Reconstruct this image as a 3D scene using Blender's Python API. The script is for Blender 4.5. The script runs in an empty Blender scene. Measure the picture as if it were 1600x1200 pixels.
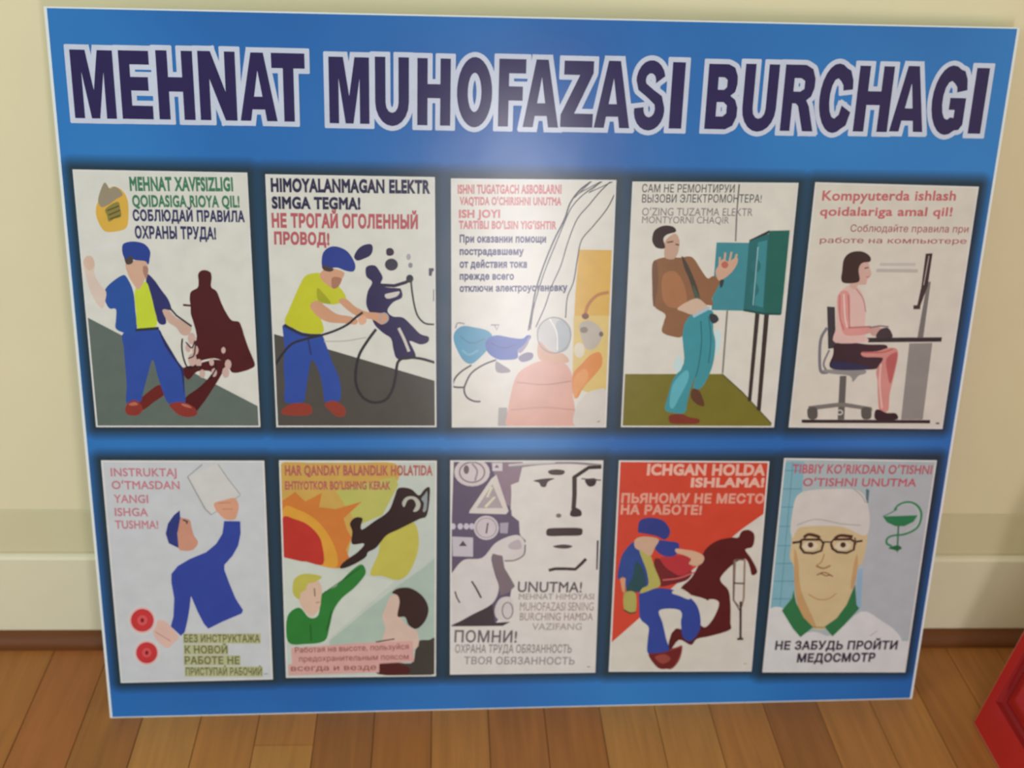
import bpy, bmesh, math, random
from mathutils import Vector, Matrix
from mathutils.geometry import tessellate_polygon
random.seed(7)
S = bpy.context.scene
COL = S.collection

# ------------------------------------------------------------------ camera
F = 1840.0                       # focal length in pixels of the 1600 px wide frame
H_CAM = 1.238
def nrm(v): return v / v.length
_vy = (-110.0, -955.0); _sl = -3/1400.0
Yc = nrm(Vector((_vy[0], _vy[1], F)))                     # room's depth axis in camera coords (x right, y down, z forward)
_x = -(388*_vy[1] + F*F) / (_vy[0] + _sl*_vy[1])
Xc = nrm(Vector((_x, 388+_sl*_x, F)))
if Xc.x < 0: Xc = -Xc
Zc = Xc.cross(Yc)
if Zc.y > 0: Zc = -Zc
def ray(px, py):
    c = Vector((px-800, py-600, F))
    return Vector((c.dot(Xc), c.dot(Yc), c.dot(Zc)))
def on_floor(px, py, z=0.0):
    r = ray(px, py); t = (z-H_CAM)/r.z
    return Vector((r.x*t, r.y*t, z))
_bl = on_floor(172, 1122); _br = on_floor(1425, 1092)
_k = 1.2/(_br-_bl).length                                   # the board is 1.2 m wide
H_CAM *= _k
BL = on_floor(172, 1122); BR = on_floor(1425, 1092)
CAM = Vector((0, 0, H_CAM))
cam = bpy.data.cameras.new('camera'); camo = bpy.data.objects.new('camera', cam); COL.objects.link(camo)
cam.sensor_width = 36; cam.lens = 36*F/1600; cam.clip_start = 0.02
R = Matrix(((Xc.x, -Xc.y, -Xc.z), (Yc.x, -Yc.y, -Yc.z), (Zc.x, -Zc.y, -Zc.z)))
camo.matrix_world = Matrix.Translation(CAM) @ R.to_4x4()
cam.dof.use_dof = True; cam.dof.focus_distance = 1.15; cam.dof.aperture_fstop = 6.0
S.camera = camo

# ------------------------------------------------------------------ world, lights, exposure
W = bpy.data.worlds.new('room_light'); S.world = W; W.use_nodes = True
W.node_tree.nodes['Background'].inputs[0].default_value = (1.0, 1.0, 0.97, 1)
W.node_tree.nodes['Background'].inputs[1].default_value = 0.36
def area(name, loc, target, sx, sy, power, col):
    l = bpy.data.lights.new(name, 'AREA'); l.shape = 'RECTANGLE'; l.size = sx; l.size_y = sy
    l.energy = power; l.color = col
    o = bpy.data.objects.new(name, l); COL.objects.link(o); o.location = loc
    o.rotation_euler = (Vector(target)-Vector(loc)).to_track_quat('-Z', 'Y').to_euler()
    return o
area('ceiling_tube_light', (0.06, -1.25, 2.75), (0.06, -1.2, 0), 0.10, 1.6, 42, (0.88, 1.0, 1.04))
area('glare_light', (0.364, -0.75, 0.50), (0.15, 1.4, 0.50), 0.17, 0.92, 10.5, (0.96, 0.93, 1.0))  # unseen lamp added just behind the camera for the glare streak on the board
area('window_light', (-3.0, -0.5, 1.7), (0.0, 1.4, 0.5), 1.3, 1.5, 44, (0.74, 0.98, 1.04))
S.view_settings.view_transform = 'Standard'; S.view_settings.look = 'None'
S.view_settings.gamma = 1; S.view_settings.exposure = 0.0
S.view_settings.use_curve_mapping = False

# ------------------------------------------------------------------ helpers
def lin(h):
    h = h.lstrip('#'); r = [int(h[i:i+2], 16)/255 for i in (0, 2, 4)]
    return [c/12.92 if c <= .04045 else ((c+.055)/1.055)**2.4 for c in r]
MC = {}
def ink(h, rough=0.21, noise=0.10):
    """flat printed colour under a thin laminate"""
    key = (h, rough)
    if key in MC: return MC[key]
    m = bpy.data.materials.new('print_'+h.lstrip('#')); m.use_nodes = True
    nt = m.node_tree; b = nt.nodes['Principled BSDF']; c = lin(h)
    tc = nt.nodes.new('ShaderNodeTexCoord'); n = nt.nodes.new('ShaderNodeTexNoise'); n.inputs['Scale'].default_value = 38
    n.inputs['Detail'].default_value = 3
    nt.links.new(tc.outputs['Object'], n.inputs['Vector'])
    mx = nt.nodes.new('ShaderNodeMix'); mx.data_type = 'RGBA'
    mx.inputs[6].default_value = [max(0, x*(1-noise)) for x in c]+[1]
    mx.inputs[7].default_value = [min(1, x*(1+noise)+.004) for x in c]+[1]
    nt.links.new(n.outputs['Fac'], mx.inputs[0]); nt.links.new(mx.outputs[2], b.inputs['Base Color'])
    b.inputs['Roughness'].default_value = rough; b.inputs['Specular IOR Level'].default_value = 0.5
    MC[key] = m; return m
def plain(name, h, rough=0.6, scale=20, amt=.06, bump=0.0, stretch=(1, 1, 1), spec=.4):
    m = bpy.data.materials.new(name); m.use_nodes = True
    nt = m.node_tree; b = nt.nodes['Principled BSDF']; c = lin(h)
    tc = nt.nodes.new('ShaderNodeTexCoord'); mp = nt.nodes.new('ShaderNodeMapping'); mp.inputs['Scale'].default_value = stretch
    n = nt.nodes.new('ShaderNodeTexNoise'); n.inputs['Scale'].default_value = scale; n.inputs['Detail'].default_value = 5
    nt.links.new(tc.outputs['Object'], mp.inputs[0]); nt.links.new(mp.outputs[0], n.inputs['Vector'])
    mx = nt.nodes.new('ShaderNodeMix'); mx.data_type = 'RGBA'
    mx.inputs[6].default_value = [x*(1-amt) for x in c]+[1]; mx.inputs[7].default_value = [min(1, x*(1+amt)) for x in c]+[1]
    nt.links.new(n.outputs['Fac'], mx.inputs[0]); nt.links.new(mx.outputs[2], b.inputs['Base Color'])
    if bump:
        bp = nt.nodes.new('ShaderNodeBump'); bp.inputs['Strength'].default_value = bump; bp.inputs['Distance'].default_value = .002
        nt.links.new(n.outputs['Fac'], bp.inputs['Height']); nt.links.new(bp.outputs[0], b.inputs['Normal'])
    b.inputs['Roughness'].default_value = rough; b.inputs['Specular IOR Level'].default_value = spec
    return m
def link(name, me, parent=None, label=None):
    o = bpy.data.objects.new(name, me); COL.objects.link(o)
    if parent: o.parent = parent
    if label: o['label'] = label
    return o
def mesh(name, verts, faces, mats, idx=None):
    me = bpy.data.meshes.new(name); me.from_pydata([tuple(v) for v in verts], [], faces)
    for m in mats: me.materials.append(m)
    if idx: me.polygons.foreach_set('material_index', idx)
    me.update(); return me
def box_mesh(name, x0, x1, y0, y1, z0, z1, m, bevel=0.0):
    bm = bmesh.new()
    bmesh.ops.create_cube(bm, size=1)
    for v in bm.verts:
        v.co = Vector((x0+(v.co.x+.5)*(x1-x0), y0+(v.co.y+.5)*(y1-y0), z0+(v.co.z+.5)*(z1-z0)))
    if bevel: bmesh.ops.bevel(bm, geom=bm.edges[:], offset=bevel, segments=2, affect='EDGES')
    me = bpy.data.meshes.new(name); bm.to_mesh(me); bm.free(); me.materials.append(m); return me
def extrude_x(name, prof, x0, x1, m, smooth=False):
    """prof = closed (y,z) outline, swept along x"""
    n = len(prof); vs = [(x0, y, z) for y, z in prof]+[(x1, y, z) for y, z in prof]
    fs = [(i, (i+1) % n, n+(i+1) % n, n+i) for i in range(n)]+[tuple(range(n))[::-1], tuple(range(n, 2*n))]
    me = mesh(name, vs, fs, [m]); bm = bmesh.new(); bm.from_mesh(me); bmesh.ops.recalc_face_normals(bm, faces=bm.faces[:]); bm.to_mesh(me); bm.free()
    return me

# ------------------------------------------------------------------ room
BASE_Y = on_floor(80, 988).y - 0.022       # front face of the skirting
WALL_Y = BASE_Y + 0.034
def at_y(px, py, y):
    r = ray(px, py); t = y/r.y
    return CAM + r*t
XL, XR = -2.6, 1.75
z870 = at_y(80, 870, BASE_Y).z; z815 = at_y(80, 816, BASE_Y).z
m_wall = plain('cream_wall_paint', '#e6d9b2', .85, 9, .03, .05)
m_skirt = plain('cream_skirting_paint', '#e2d8b8', .55, 14, .03)
m_cap = plain('beige_moulding_paint', '#cbbd95', .6, 14, .03)
w = link('wall_back', box_mesh('wall_back', XL, XR, WALL_Y, WALL_Y+.12, 0, 3.0, m_wall)); w['kind'] = 'structure'
w = link('wall_right', box_mesh('wall_right', XR-.0, XR+.12, -2.2, WALL_Y+.12, 0, 3.0, m_wall)); w['kind'] = 'structure'
prof = [(WALL_Y-.001, 0.0), (BASE_Y, 0.0), (BASE_Y, z870-.006), (BASE_Y+.003, z870-.002), (BASE_Y+.009, z870), (WALL_Y-.001, z870)]
b = link('baseboard_back', extrude_x('baseboard_back', prof, XL, XR-.001, m_skirt)); b['kind'] = 'structure'
prof = [(WALL_Y-.001, z870+.0005), (BASE_Y+.009, z870+.0005), (BASE_Y+.0085, z870+.004), (BASE_Y+.0105, z870+.008),
        (WALL_Y-.0035, z815-.002), (WALL_Y-.001, z815)]
b = link('trim_1', extrude_x('trim_1', prof, XL, XR-.001, m_cap)); b['kind'] = 'structure'
# quarter round of brown wood along the skirting
m_qr = plain('brown_quarter_round', '#69380f', .6, 6, .2, 0, (1, 30, 30))
qr = .022
prof = [(BASE_Y, 0.0), (BASE_Y-qr, 0.0)]+[(BASE_Y-qr*math.cos(a), .004+qr*.85*math.sin(a)) for a in [i*math.pi/2/8 for i in range(9)]]
b = link('trim_2', extrude_x('trim_2', prof, XL, XR-.001, m_qr)); b['kind'] = 'structure'

# floor planks: one object each
def wood(name, h):
    m = bpy.data.materials.new(name); m.use_nodes = True
    nt = m.node_tree; b = nt.nodes['Principled BSDF']; c = lin(h)
    tc = nt.nodes.new('ShaderNodeTexCoord'); mp = nt.nodes.new('ShaderNodeMapping'); mp.inputs['Scale'].default_value = (26, 1.6, 8)
    n = nt.nodes.new('ShaderNodeTexNoise'); n.inputs['Scale'].default_value = 3.0; n.inputs['Detail'].default_value = 6; n.inputs['Distortion'].default_value = .6
    g = nt.nodes.new('ShaderNodeNewGeometry')
    nt.links.new(g.outputs['Position'], mp.inputs[0]); nt.links.new(mp.outputs[0], n.inputs['Vector'])
    cr = nt.nodes.new('ShaderNodeValToRGB')
    cr.color_ramp.elements[0].position = .3; cr.color_ramp.elements[0].color = [x*.84 for x in c]+[1]
    cr.color_ramp.elements[1].position = .7; cr.color_ramp.elements[1].color = [x*1.1 for x in c]+[1]
    nt.links.new(n.outputs['Fac'], cr.inputs[0]); nt.links.new(cr.outputs[0], b.inputs['Base Color'])
    b.inputs['Roughness'].default_value = .42; b.inputs['Specular IOR Level'].default_value = .35
    return m
woods = [wood('plank_wood_%s' % n, h) for n, h in (('brown', '#a0652f'), ('tan', '#ac7236'), ('red', '#a06030'), ('honey', '#b07a3c'), ('dark', '#96602e'))]
fl = link('floor', box_mesh('floor', XL, XR, -2.2, WALL_Y+.1, -.06, -.0125, plain('dark_underlay', '#3a2412', .8))); fl['kind'] = 'structure'
PW = 0.0835; gap = .0008
x = on_floor(850, 1110).x - 40*PW
i = 0
while x < XR:
    if x > XL:
        y = -2.2+random.uniform(0, .6) if i % 2 else -2.2+random.uniform(.1, .9)
        ends = [-2.2]
        while y < WALL_Y-.25:
            ends.append(y); y += .9 + random.uniform(-.15, .15)
        ends.append(WALL_Y+.0)
        for a, c in zip(ends, ends[1:]):
            mm = woods[random.choice((0, 0, 1, 1, 2, 3, 4))]
            link('plank', box_mesh('plank', x+gap/2, min(x+PW, XR)-gap/2, a+gap/2, c-gap/2, -.012, -.0001-random.random()*.0003, mm, .0005), fl)
    x += PW; i += 1

# ------------------------------------------------------------------ the leaning board
ex = nrm(BR-BL); back = Vector((-ex.y, ex.x, 0))
def lean_err(a):
    up = math.cos(a)*Vector((0, 0, 1))+math.sin(a)*back; n = ex.cross(up)
    def on(px, py):
        r = ray(px, py); t = (BL-CAM).dot(n)/r.dot(n); return CAM+r*t
    TL, TR = on(68, 10), on(1594, 43)
    return abs((TL-BL).dot(ex))+abs((TR-BL).dot(ex)-1.2), up, n
LEAN = min((lean_err(math.radians(a*.05))[0], math.radians(a*.05)) for a in range(0, 500))[1]
_, UP, NB = lean_err(LEAN)            # NB points from the board to the room or away
N = nrm(ex.cross(UP))                 # for x right, up: cross points towards the viewer
if N.y > 0: N = -N
def P(px, py):
    """place on the printed face (board x, board y) that the photograph shows at this pixel"""
    r = ray(px, py); t = (BL-CAM).dot(N)/r.dot(N); q = CAM+r*t-BL
    return (q.dot(ex), q.dot(UP))
TH = .012
board = bpy.data.objects.new('information_board', None); COL.objects.link(board)
board['label'] = 'large blue safety information board with ten printed posters leaning on the cream wall'
board['category'] = 'information board'
Mb = Matrix((ex, UP, N)).transposed().to_4x4(); Mb.translation = BL
# lift so that the slanted back edge does not dig into the floor
board.matrix_world = Mb
tl, tr = P(68, 10), P(1594, 43)
HB = (tl[1]+tr[1])/2

foam = plain('white_foam_board', '#dfe4e2', .5, 60, .03)
corn = [(0, 0), (1.2, 0), (tr[0], tr[1]), (tl[0], tl[1])]
def slab(name, pts, z0, z1, m, parent, idxm=None):
    n = len(pts); vs = [(x, y, z0) for x, y in pts]+[(x, y, z1) for x, y in pts]
    fs = [tuple(range(n))[::-1], tuple(range(n, 2*n))]+[(i, (i+1) % n, n+(i+1) % n, n+i) for i in range(n)]
    return link(name, mesh(name, vs, fs, [m]), parent)
slab('foam_panel', corn, -TH, -.0002, foam, board)

# blue print with the printed dark glow around every poster
POST = [  # TL TR BR BL in photograph pixels
    [(113.5, 264.5), (386.5, 269.5), (407, 667), (150.5, 667)],
    [(414.5, 272), (679.5, 276.5), (682, 667), (432, 667)],
    [(704.5, 278.5), (963, 281), (947, 667.5), (706, 667.5)],
    [(988, 283.5), (1247.5, 285.5), (1209, 667.5), (970, 667)],
    [(1273.5, 284.5), (1529, 291.5), (1472, 670), (1232, 667.5)],
    [(158, 719), (413, 719.5), (426.5, 1061), (189, 1066.5)],
    [(436, 719), (682.5, 719.5), (681, 1056), (447, 1058.5)],
    [(703.5, 719), (942.5, 719), (930, 1050.5), (703, 1053.5)],
    [(967, 719), (1202, 720.5), (1174, 1048.5), (951, 1049)],
    [(1225, 715.5), (1463.5, 719), (1414, 1050), (1191, 1050)]]
PQ = [[P(*c) for c in q] for q in POST]
def blue_print():
    m = bpy.data.materials.new('blue_banner_print'); m.use_nodes = True
    nt = m.node_tree; b = nt.nodes['Principled BSDF']; L = nt.links.new
    def M(op, a, c=None, d=None):
        n = nt.nodes.new('ShaderNodeMath'); n.operation = op
        for k, v in enumerate((a, c, d)):
            if v is None: continue
            if isinstance(v, (int, float)): n.inputs[k].default_value = v
            else: L(v, n.inputs[k])
        return n.outputs[0]
    tc = nt.nodes.new('ShaderNodeTexCoord'); sp = nt.nodes.new('ShaderNodeSeparateXYZ'); L(tc.outputs['Object'], sp.inputs[0])
    X, Y = sp.outputs[0], sp.outputs[1]
    tot = None
    for q in PQ:
        x0 = (q[0][0]+q[3][0])/2; x1 = (q[1][0]+q[2][0])/2; y0 = (q[2][1]+q[3][1])/2; y1 = (q[0][1]+q[1][1])/2
        dx = M('MAXIMUM', M('SUBTRACT', M('ABSOLUTE', M('SUBTRACT', X, (x0+x1)/2)), (x1-x0)/2), 0.0)
        dy = M('MAXIMUM', M('SUBTRACT', M('ABSOLUTE', M('SUBTRACT', Y, (y0+y1)/2)), (y1-y0)/2), 0.0)
        d = M('SQRT', M('ADD', M('MULTIPLY', dx, dx), M('MULTIPLY', dy, dy)))
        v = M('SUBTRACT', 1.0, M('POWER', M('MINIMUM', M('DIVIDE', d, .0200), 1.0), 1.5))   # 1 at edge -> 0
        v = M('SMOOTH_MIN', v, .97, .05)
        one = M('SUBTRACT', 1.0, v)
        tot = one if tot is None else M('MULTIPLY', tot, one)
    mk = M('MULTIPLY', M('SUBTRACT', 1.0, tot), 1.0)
    n = nt.nodes.new('ShaderNodeTexNoise'); n.inputs['Scale'].default_value = 1.9; n.inputs['Detail'].default_value = 2
    L(tc.outputs['Object'], n.inputs['Vector'])
    cr = nt.nodes.new('ShaderNodeValToRGB'); L(n.outputs['Fac'], cr.inputs[0])
    cr.color_ramp.elements[0].position = .35; cr.color_ramp.elements[0].color = lin('#1f60aa')+[1]
    cr.color_ramp.elements[1].position = .68; cr.color_ramp.elements[1].color = lin('#2f80c6')+[1]
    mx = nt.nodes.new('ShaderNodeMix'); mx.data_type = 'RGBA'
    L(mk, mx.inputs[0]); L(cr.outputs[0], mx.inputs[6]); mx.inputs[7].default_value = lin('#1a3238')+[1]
    L(mx.outputs[2], b.inputs['Base Color'])
    # slight waviness of the laminate
    n2 = nt.nodes.new('ShaderNodeTexNoise'); n2.inputs['Scale'].default_value = 9; bp = nt.nodes.new('ShaderNodeBump')
    L(tc.outputs['Object'], n2.inputs['Vector'])
    bp.inputs['Strength'].default_value = .15; bp.inputs['Distance'].default_value = .004
    L(n2.outputs['Fac'], bp.inputs['Height']); L(bp.outputs[0], b.inputs['Normal'])
    b.inputs['Roughness'].default_value = .24
    return m
mg = .0035
ins = [(mg, mg*.45), (1.2-mg, mg*.45), (tr[0]-mg, tr[1]-mg*.5), (tl[0]+mg, tl[1]-mg*.5)]
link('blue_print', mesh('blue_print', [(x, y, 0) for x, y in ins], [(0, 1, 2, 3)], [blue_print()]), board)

# ------------------------------------------------------------------ printing tools
def cat(pts, seg=4):
    n = len(pts); out = []
    for i in range(n):
        p0, p1, p2, p3 = (Vector(pts[(i+k-1) % n]) for k in range(4))
        for s in range(seg):
            t = s/seg
            out.append(tuple(.5*((2*p1)+(p2-p0)*t+(2*p0-5*p1+4*p2-p3)*t*t+(3*p1-p0-3*p2+p3)*t**3)))
    return out
def catopen(pts, seg=5):
    p = [Vector(a) for a in pts]
    if len(p) < 3: return [tuple(a) for a in p]
    p = [2*p[0]-p[1]]+p+[2*p[-1]-p[-2]]; out = []
    for i in range(1, len(p)-2):
        p0, p1, p2, p3 = p[i-1:i+3]
        for s in range(seg):
            t = s/seg
            out.append(tuple(.5*((2*p1)+(p2-p0)*t+(2*p0-5*p1+4*p2-p3)*t*t+(3*p1-p0-3*p2+p3)*t**3)))
    out.append(tuple(p[-2])); return out
from mathutils.geometry import delaunay_2d_cdt
_tcache = {}
def glyphs(txt, bold):
    """triangles of a line of text (font units); bold = outline thickening, done edge by edge"""
    key = (txt, bold)
    if key in _tcache: return _tcache[key]
    cu = bpy.data.curves.new('t', 'FONT'); cu.body = txt; cu.size = 1; cu.resolution_u = 2
    cu.space_character = 1.0+bold*1.6
    o = bpy.data.objects.new('t', cu); COL.objects.link(o)
    dg = bpy.context.evaluated_depsgraph_get(); oe = o.evaluated_get(dg); cc = oe.to_curve(dg)
    loops = []
    for sp in cc.splines:
        bp = sp.bezier_points; n = len(bp); lp = []
        for i in range(n):
            p, q = bp[i], bp[(i+1) % n]; A, B, C_, D = p.co, p.handle_right, q.handle_left, q.co
            chord = (D-A).length
            if chord < 1e-6: continue
            dev = max(((B-A).cross(D-A)).length, ((C_-A).cross(D-A)).length)/chord
            st = 1 if dev < .006 else (2 if dev < .05 else 4)
            for k in range(st):
                t = k/st; w_ = A*(1-t)**3+B*3*t*(1-t)**2+C_*3*t*t*(1-t)+D*t**3; lp.append((w_.x, w_.y))
        if len(lp) > 2: loops.append(lp)
    oe.to_curve_clear(); bpy.data.objects.remove(o); bpy.data.curves.remove(cu)
    sg = sum(sum(lp[i-1][0]*lp[i][1]-lp[i][0]*lp[i-1][1] for i in range(len(lp))) for lp in loops)
    sg = 1 if sg > 0 else -1
    bb = [(min(p[0] for p in lp), max(p[0] for p in lp), min(p[1] for p in lp), max(p[1] for p in lp)) for lp in loops]
    for i, lp in enumerate(loops):                       # lone outlines drawn the other way round are turned over
        if sum(lp[k-1][0]*lp[k][1]-lp[k][0]*lp[k-1][1] for k in range(len(lp)))*sg < 0 and not any(
                j != i and bb[j][0] < bb[i][1] and bb[j][1] > bb[i][0] and bb[j][2] < bb[i][3] and bb[j][3] > bb[i][2] for j in range(len(loops))):
            loops[i] = lp[::-1]
    if bold > .003:                                      # embolden: push every outline outwards along its mitred normal
        o_ = bold*(1.1 if bold > .035 else .9)*sg; new = []
        for lp in loops:
            n = len(lp); r_ = []
            for i in range(n):
                a_, b_, c_ = Vector(lp[i-1]), Vector(lp[i]), Vector(lp[(i+1) % n])
                d1 = b_-a_; d2 = c_-b_
                if d1.length < 1e-7 or d2.length < 1e-7: continue
                d1.normalize(); d2.normalize(); n1 = Vector((d1.y, -d1.x)); n2 = Vector((d2.y, -d2.x)); m = n1+n2
                if m.length < .35: m = n1*1.0
                else: m = m/m.length; m = m*min(1.8, 1/max(.3, m.dot(n1)))
                r_.append((b_.x+m.x*o_, b_.y+m.y*o_))
            if len(r_) > 2: new.append(r_)
        loops = new
    vv, ee = [], []
    for lp in loops:
        k = len(vv); vv += [Vector(p) for p in lp]; ee += [(k+i, k+(i+1) % len(lp)) for i in range(len(lp))]
    vo, _, fo, _, _, _ = delaunay_2d_cdt(vv, ee, [], 0, 1e-6, False)
    bbx = [(min(p[0] for p in lp), max(p[0] for p in lp), lp) for lp in loops]
    def wind(x, y):
        w_ = 0
        for x0, x1, lp in bbx:
            if x < x0 or x > x1: continue
            for i in range(len(lp)):
                ax, ay = lp[i-1]; bx_, by = lp[i]
                if (ay <= y) != (by <= y):
                    xx = ax+(y-ay)/(by-ay)*(bx_-ax)
                    if xx > x: w_ += 1 if by > ay else -1
        return w_
    v = [(p.x, p.y) for p in vo]
    f = [tuple(t) for t in fo if wind(sum(v[i][0] for i in t)/3, sum(v[i][1] for i in t)/3)*sg > 0]
    _tcache[key] = (v, f); return v, f
_v, _ = glyphs('H', 0); CAP = max(a[1] for a in _v)-min(a[1] for a in _v)
from mathutils.geometry import delaunay_2d_cdt
def flatten(faces, clip=None):
    """faces = [(points, key)] in painting order -> {key: (verts, triangles)} of what stays visible; nothing overlaps"""
    V, Fc, K, E = [], [], [], []
    for pts, fcs, key in faces:
        k = len(V); V += [Vector(p[:2]) for p in pts]; cnt = {}
        for f in fcs:
            ar = sum(pts[f[i-1]][0]*pts[f[i]][1]-pts[f[i]][0]*pts[f[i-1]][1] for i in range(len(f)))
            for i in range(len(f)):
                e = tuple(sorted((f[i-1], f[i]))); cnt[e] = cnt.get(e, 0)+1
            if abs(ar) < 1e-10: continue
            Fc.append([i+k for i in (f if ar > 0 else f[::-1])]); K.append(key)
        E += [(i+k, j+k) for (i, j), c in cnt.items() if c == 1]
    vo, _, fo, _, _, _ = delaunay_2d_cdt(V, E, [], 0, 1e-6, False)
    cell = .006; grid = {}
    for k, f in enumerate(Fc):
        xs = [V[i].x for i in f]; ys = [V[i].y for i in f]
        if k == 0 and clip: continue
        for gx in range(int(min(xs)/cell)-0, int(max(xs)/cell)+1):
            for gy in range(int(min(ys)/cell), int(max(ys)/cell)+1): grid.setdefault((gx, gy), []).append(k)
    def inside(k, x, y):
        f = Fc[k]
        for i in range(len(f)):
            p, q = V[f[i-1]], V[f[i]]
            if (q.x-p.x)*(y-p.y)-(q.y-p.y)*(x-p.x) < -1e-12: return False
        return True
    out = {}
    for f in fo:
        if len(f) != 3: continue
        cx = sum(vo[i].x for i in f)/3; cy = sum(vo[i].y for i in f)/3
        if clip and not inside(0, cx, cy): continue
        top = 0 if clip else -1
        for k in reversed(grid.get((int(cx/cell), int(cy/cell)), ())):
            if inside(k, cx, cy): top = k; break
        if top < 0: continue
        key = K[top]; d = out.setdefault(key, ([], [], {})); t = []
        for i in f:
            if i not in d[2]: d[2][i] = len(d[0]); d[0].append((vo[i].x, vo[i].y))
            t.append(d[2][i])
        d[1].append(tuple(t))
    return out
class Art:
    """flat printing on one poster; coordinates are those of an enlarged crop (ox, oy, scale) of the photograph"""
    def __init__(s, poster, ox, oy, sc):
        s.p, s.ox, s.oy, s.sc = poster[0], ox, oy, sc
        s.F = [(poster[1], [(0, 1, 2, 3)], (0, poster[2]))]; s.cur = []; s.names = ['printed_ground']; s.labels = [None]
    def q(s, x, y): return P(s.ox+x/s.sc, s.oy+y/s.sc)
    def add(s, pts2, faces, h):
        s.cur.append((pts2, faces, h))
    def poly(s, h, pts, smooth=False):
        if smooth: pts = cat(pts)
        w = [s.q(*a) for a in pts]
        s.add(w, tessellate_polygon([[Vector((a[0], a[1], 0)) for a in w]]), h)
    def blob(s, h, pts): s.poly(h, pts, True)
    def ell(s, h, cx, cy, rx, ry, n=20):
        s.poly(h, [(cx+rx*math.cos(2*math.pi*i/n), cy+ry*math.sin(2*math.pi*i/n)) for i in range(n)])
    def ring(s, h, cx, cy, rx, ry, wd, a0=0, a1=360, n=24):
        s.line(h, wd, [(cx+rx*math.cos(math.radians(a0+(a1-a0)*i/n)), cy+ry*math.sin(math.radians(a0+(a1-a0)*i/n))) for i in range(n+1)])
    def line(s, h, wd, pts, smooth=False):
        if smooth: pts = catopen(pts)
        w = [Vector(s.q(*a)) for a in pts]; hw = wd/s.sc*.5*(1.2/1400)
        L, Rr = [], []
        for i, p in enumerate(w):
            a = w[max(0, i-1)]; b = w[min(len(w)-1, i+1)]; d = b-a
            d = d/(d.length or 1); n = Vector((-d.y, d.x))*hw
            L.append(tuple(p+n)); Rr.append(tuple(p-n))
        k = len(w)
        fs = []
        for i in range(k-1): fs += [(k+i, k+i+1, i+1), (k+i, i+1, i)]
        s.add(L+Rr, fs, h)
    def text(s, h, txt, x0, y0, x1, y1, cap, bold=.02, keep=False):
        v, f = glyphs(txt, bold)
        mnx = min(a[0] for a in v); mxx = max(a[0] for a in v)
        a = Vector(s.q(x0, y0)); b = Vector(s.q(x1, y1)); c = Vector(s.q(x0, y0-cap))
        d = b-a; wdt = d.length; d = d/wdt; n = Vector((-d.y, d.x)); hh = abs((c-a).dot(n))
        sx = wdt/(mxx-mnx); sy = hh/CAP
        s.add([tuple(a+d*((p[0]-mnx)*sx)+n*(p[1]*sy)) for p in v], f, h)
    def done(s, name, label=None):
        k = len(s.names); s.names.append(name); s.labels.append(label)
        s.F += [(p, f, (k, h)) for p, f, h in s.cur]; s.cur = []
    def finish(s):
        res = flatten(s.F, True)
        for k, name in enumerate(s.names):
            V, Fc, I, M = [], [], [], []
            for (kk, h), (v, f, _) in res.items():
                if kk != k: continue
                b = len(V); V += [(x, y, .0011) for x, y in v]; Fc += [tuple(i+b for i in t) for t in f]
                I += [len(M)]*len(f); M.append(ink(h))
            if V: link(name, mesh(name, V, Fc, M, I), s.p, s.labels[k])
PLAB = ['poster with a blue-capped worker and a dark red shadow of a figure on crutches',
        'poster of a worker in a yellow shirt holding a bare electric wire',
        'poster of a rescuer in a helmet and a victim in blue under wires',
        'poster of a man in a brown jacket beside a green electrical cabinet',
        'poster of a seated woman in profile typing at a desk with a screen',
        'poster of a blue-sleeved worker throwing away a paper near two red buttons',
        'poster of a black falling figure before an orange sun, man in green pointing',
        'black and white poster of a face with a moustache and a pointing fist',
        'red poster of a drunk worker in a blue cap with a dark red shadow with crutches',
        'poster of a doctor in round glasses and white cap with green collar']
def poster(i, h='#d8d6cc', edge='#dcdad6'):
    q = PQ[i]; c = [(a[0], a[1]) for a in (q[3], q[2], q[1], q[0])]
    vs = [(x, y, .0002) for x, y in c]+[(x, y, .001) for x, y in c]
    fs = [(4, 5, 6, 7)]+[(k, (k+1) % 4, 4+(k+1) % 4, 4+k) for k in range(4)]
    me = mesh('poster', vs, fs, [ink(edge)]); o = link('poster', me, board, PLAB[i])
    ce = Vector((sum(a[0] for a in c)/4, sum(a[1] for a in c)/4))
    d = .0022
    inn = [(x+(d if x < ce.x else -d), y+(d if y < ce.y else -d), .0011) for x, y in c]
    return o, [a[:2] for a in inn], h
SK, SK2 = '#d0a78e', '#b98a70'
BLU, NAV = '#2a4c9e', '#222a66'
MAR = '#4c1218'

# ---- poster 1
a = Art(poster(0), 100, 250, 2.728)
a.poly('#5e6b64', [(97, 668), (834, 1052), (835, 1133), (143, 1133)]); a.done('printed_floor')
a.blob('#d8ab45', [(142, 250), (138, 200), (160, 150), (185, 125), (215, 112), (250, 130), (272, 170), (276, 235), (268, 285), (235, 302), (175, 303)])
a.blob('#978a72', [(146, 170), (160, 120), (176, 95), (196, 122), (215, 112), (240, 128), (250, 150), (225, 165), (190, 190), (160, 200)])
a.blob('#8a8040', [(176, 212), (200, 190), (232, 178), (240, 205), (244, 240), (215, 250), (192, 262), (184, 235)])
a.line('#5e4a1c', 5, [(185, 215), (235, 195)]); a.line('#5e4a1c', 5, [(190, 235), (240, 213)]); a.line('#5e4a1c', 5, [(196, 252), (240, 235)])
a.done('printed_glove')
a.text('#3f7a5a', 'MEHNAT XAVFSIZLIGI', 282, 128, 722, 130, 54, .045)
a.text('#3f7a5a', 'QOIDASIGA RIOYA QIL!', 293, 197, 750, 200, 46, .04)
a.text('#34345e', 'СОБЛЮДАЙ ПРАВИЛА', 295, 257, 772, 262, 42, .045)
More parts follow.
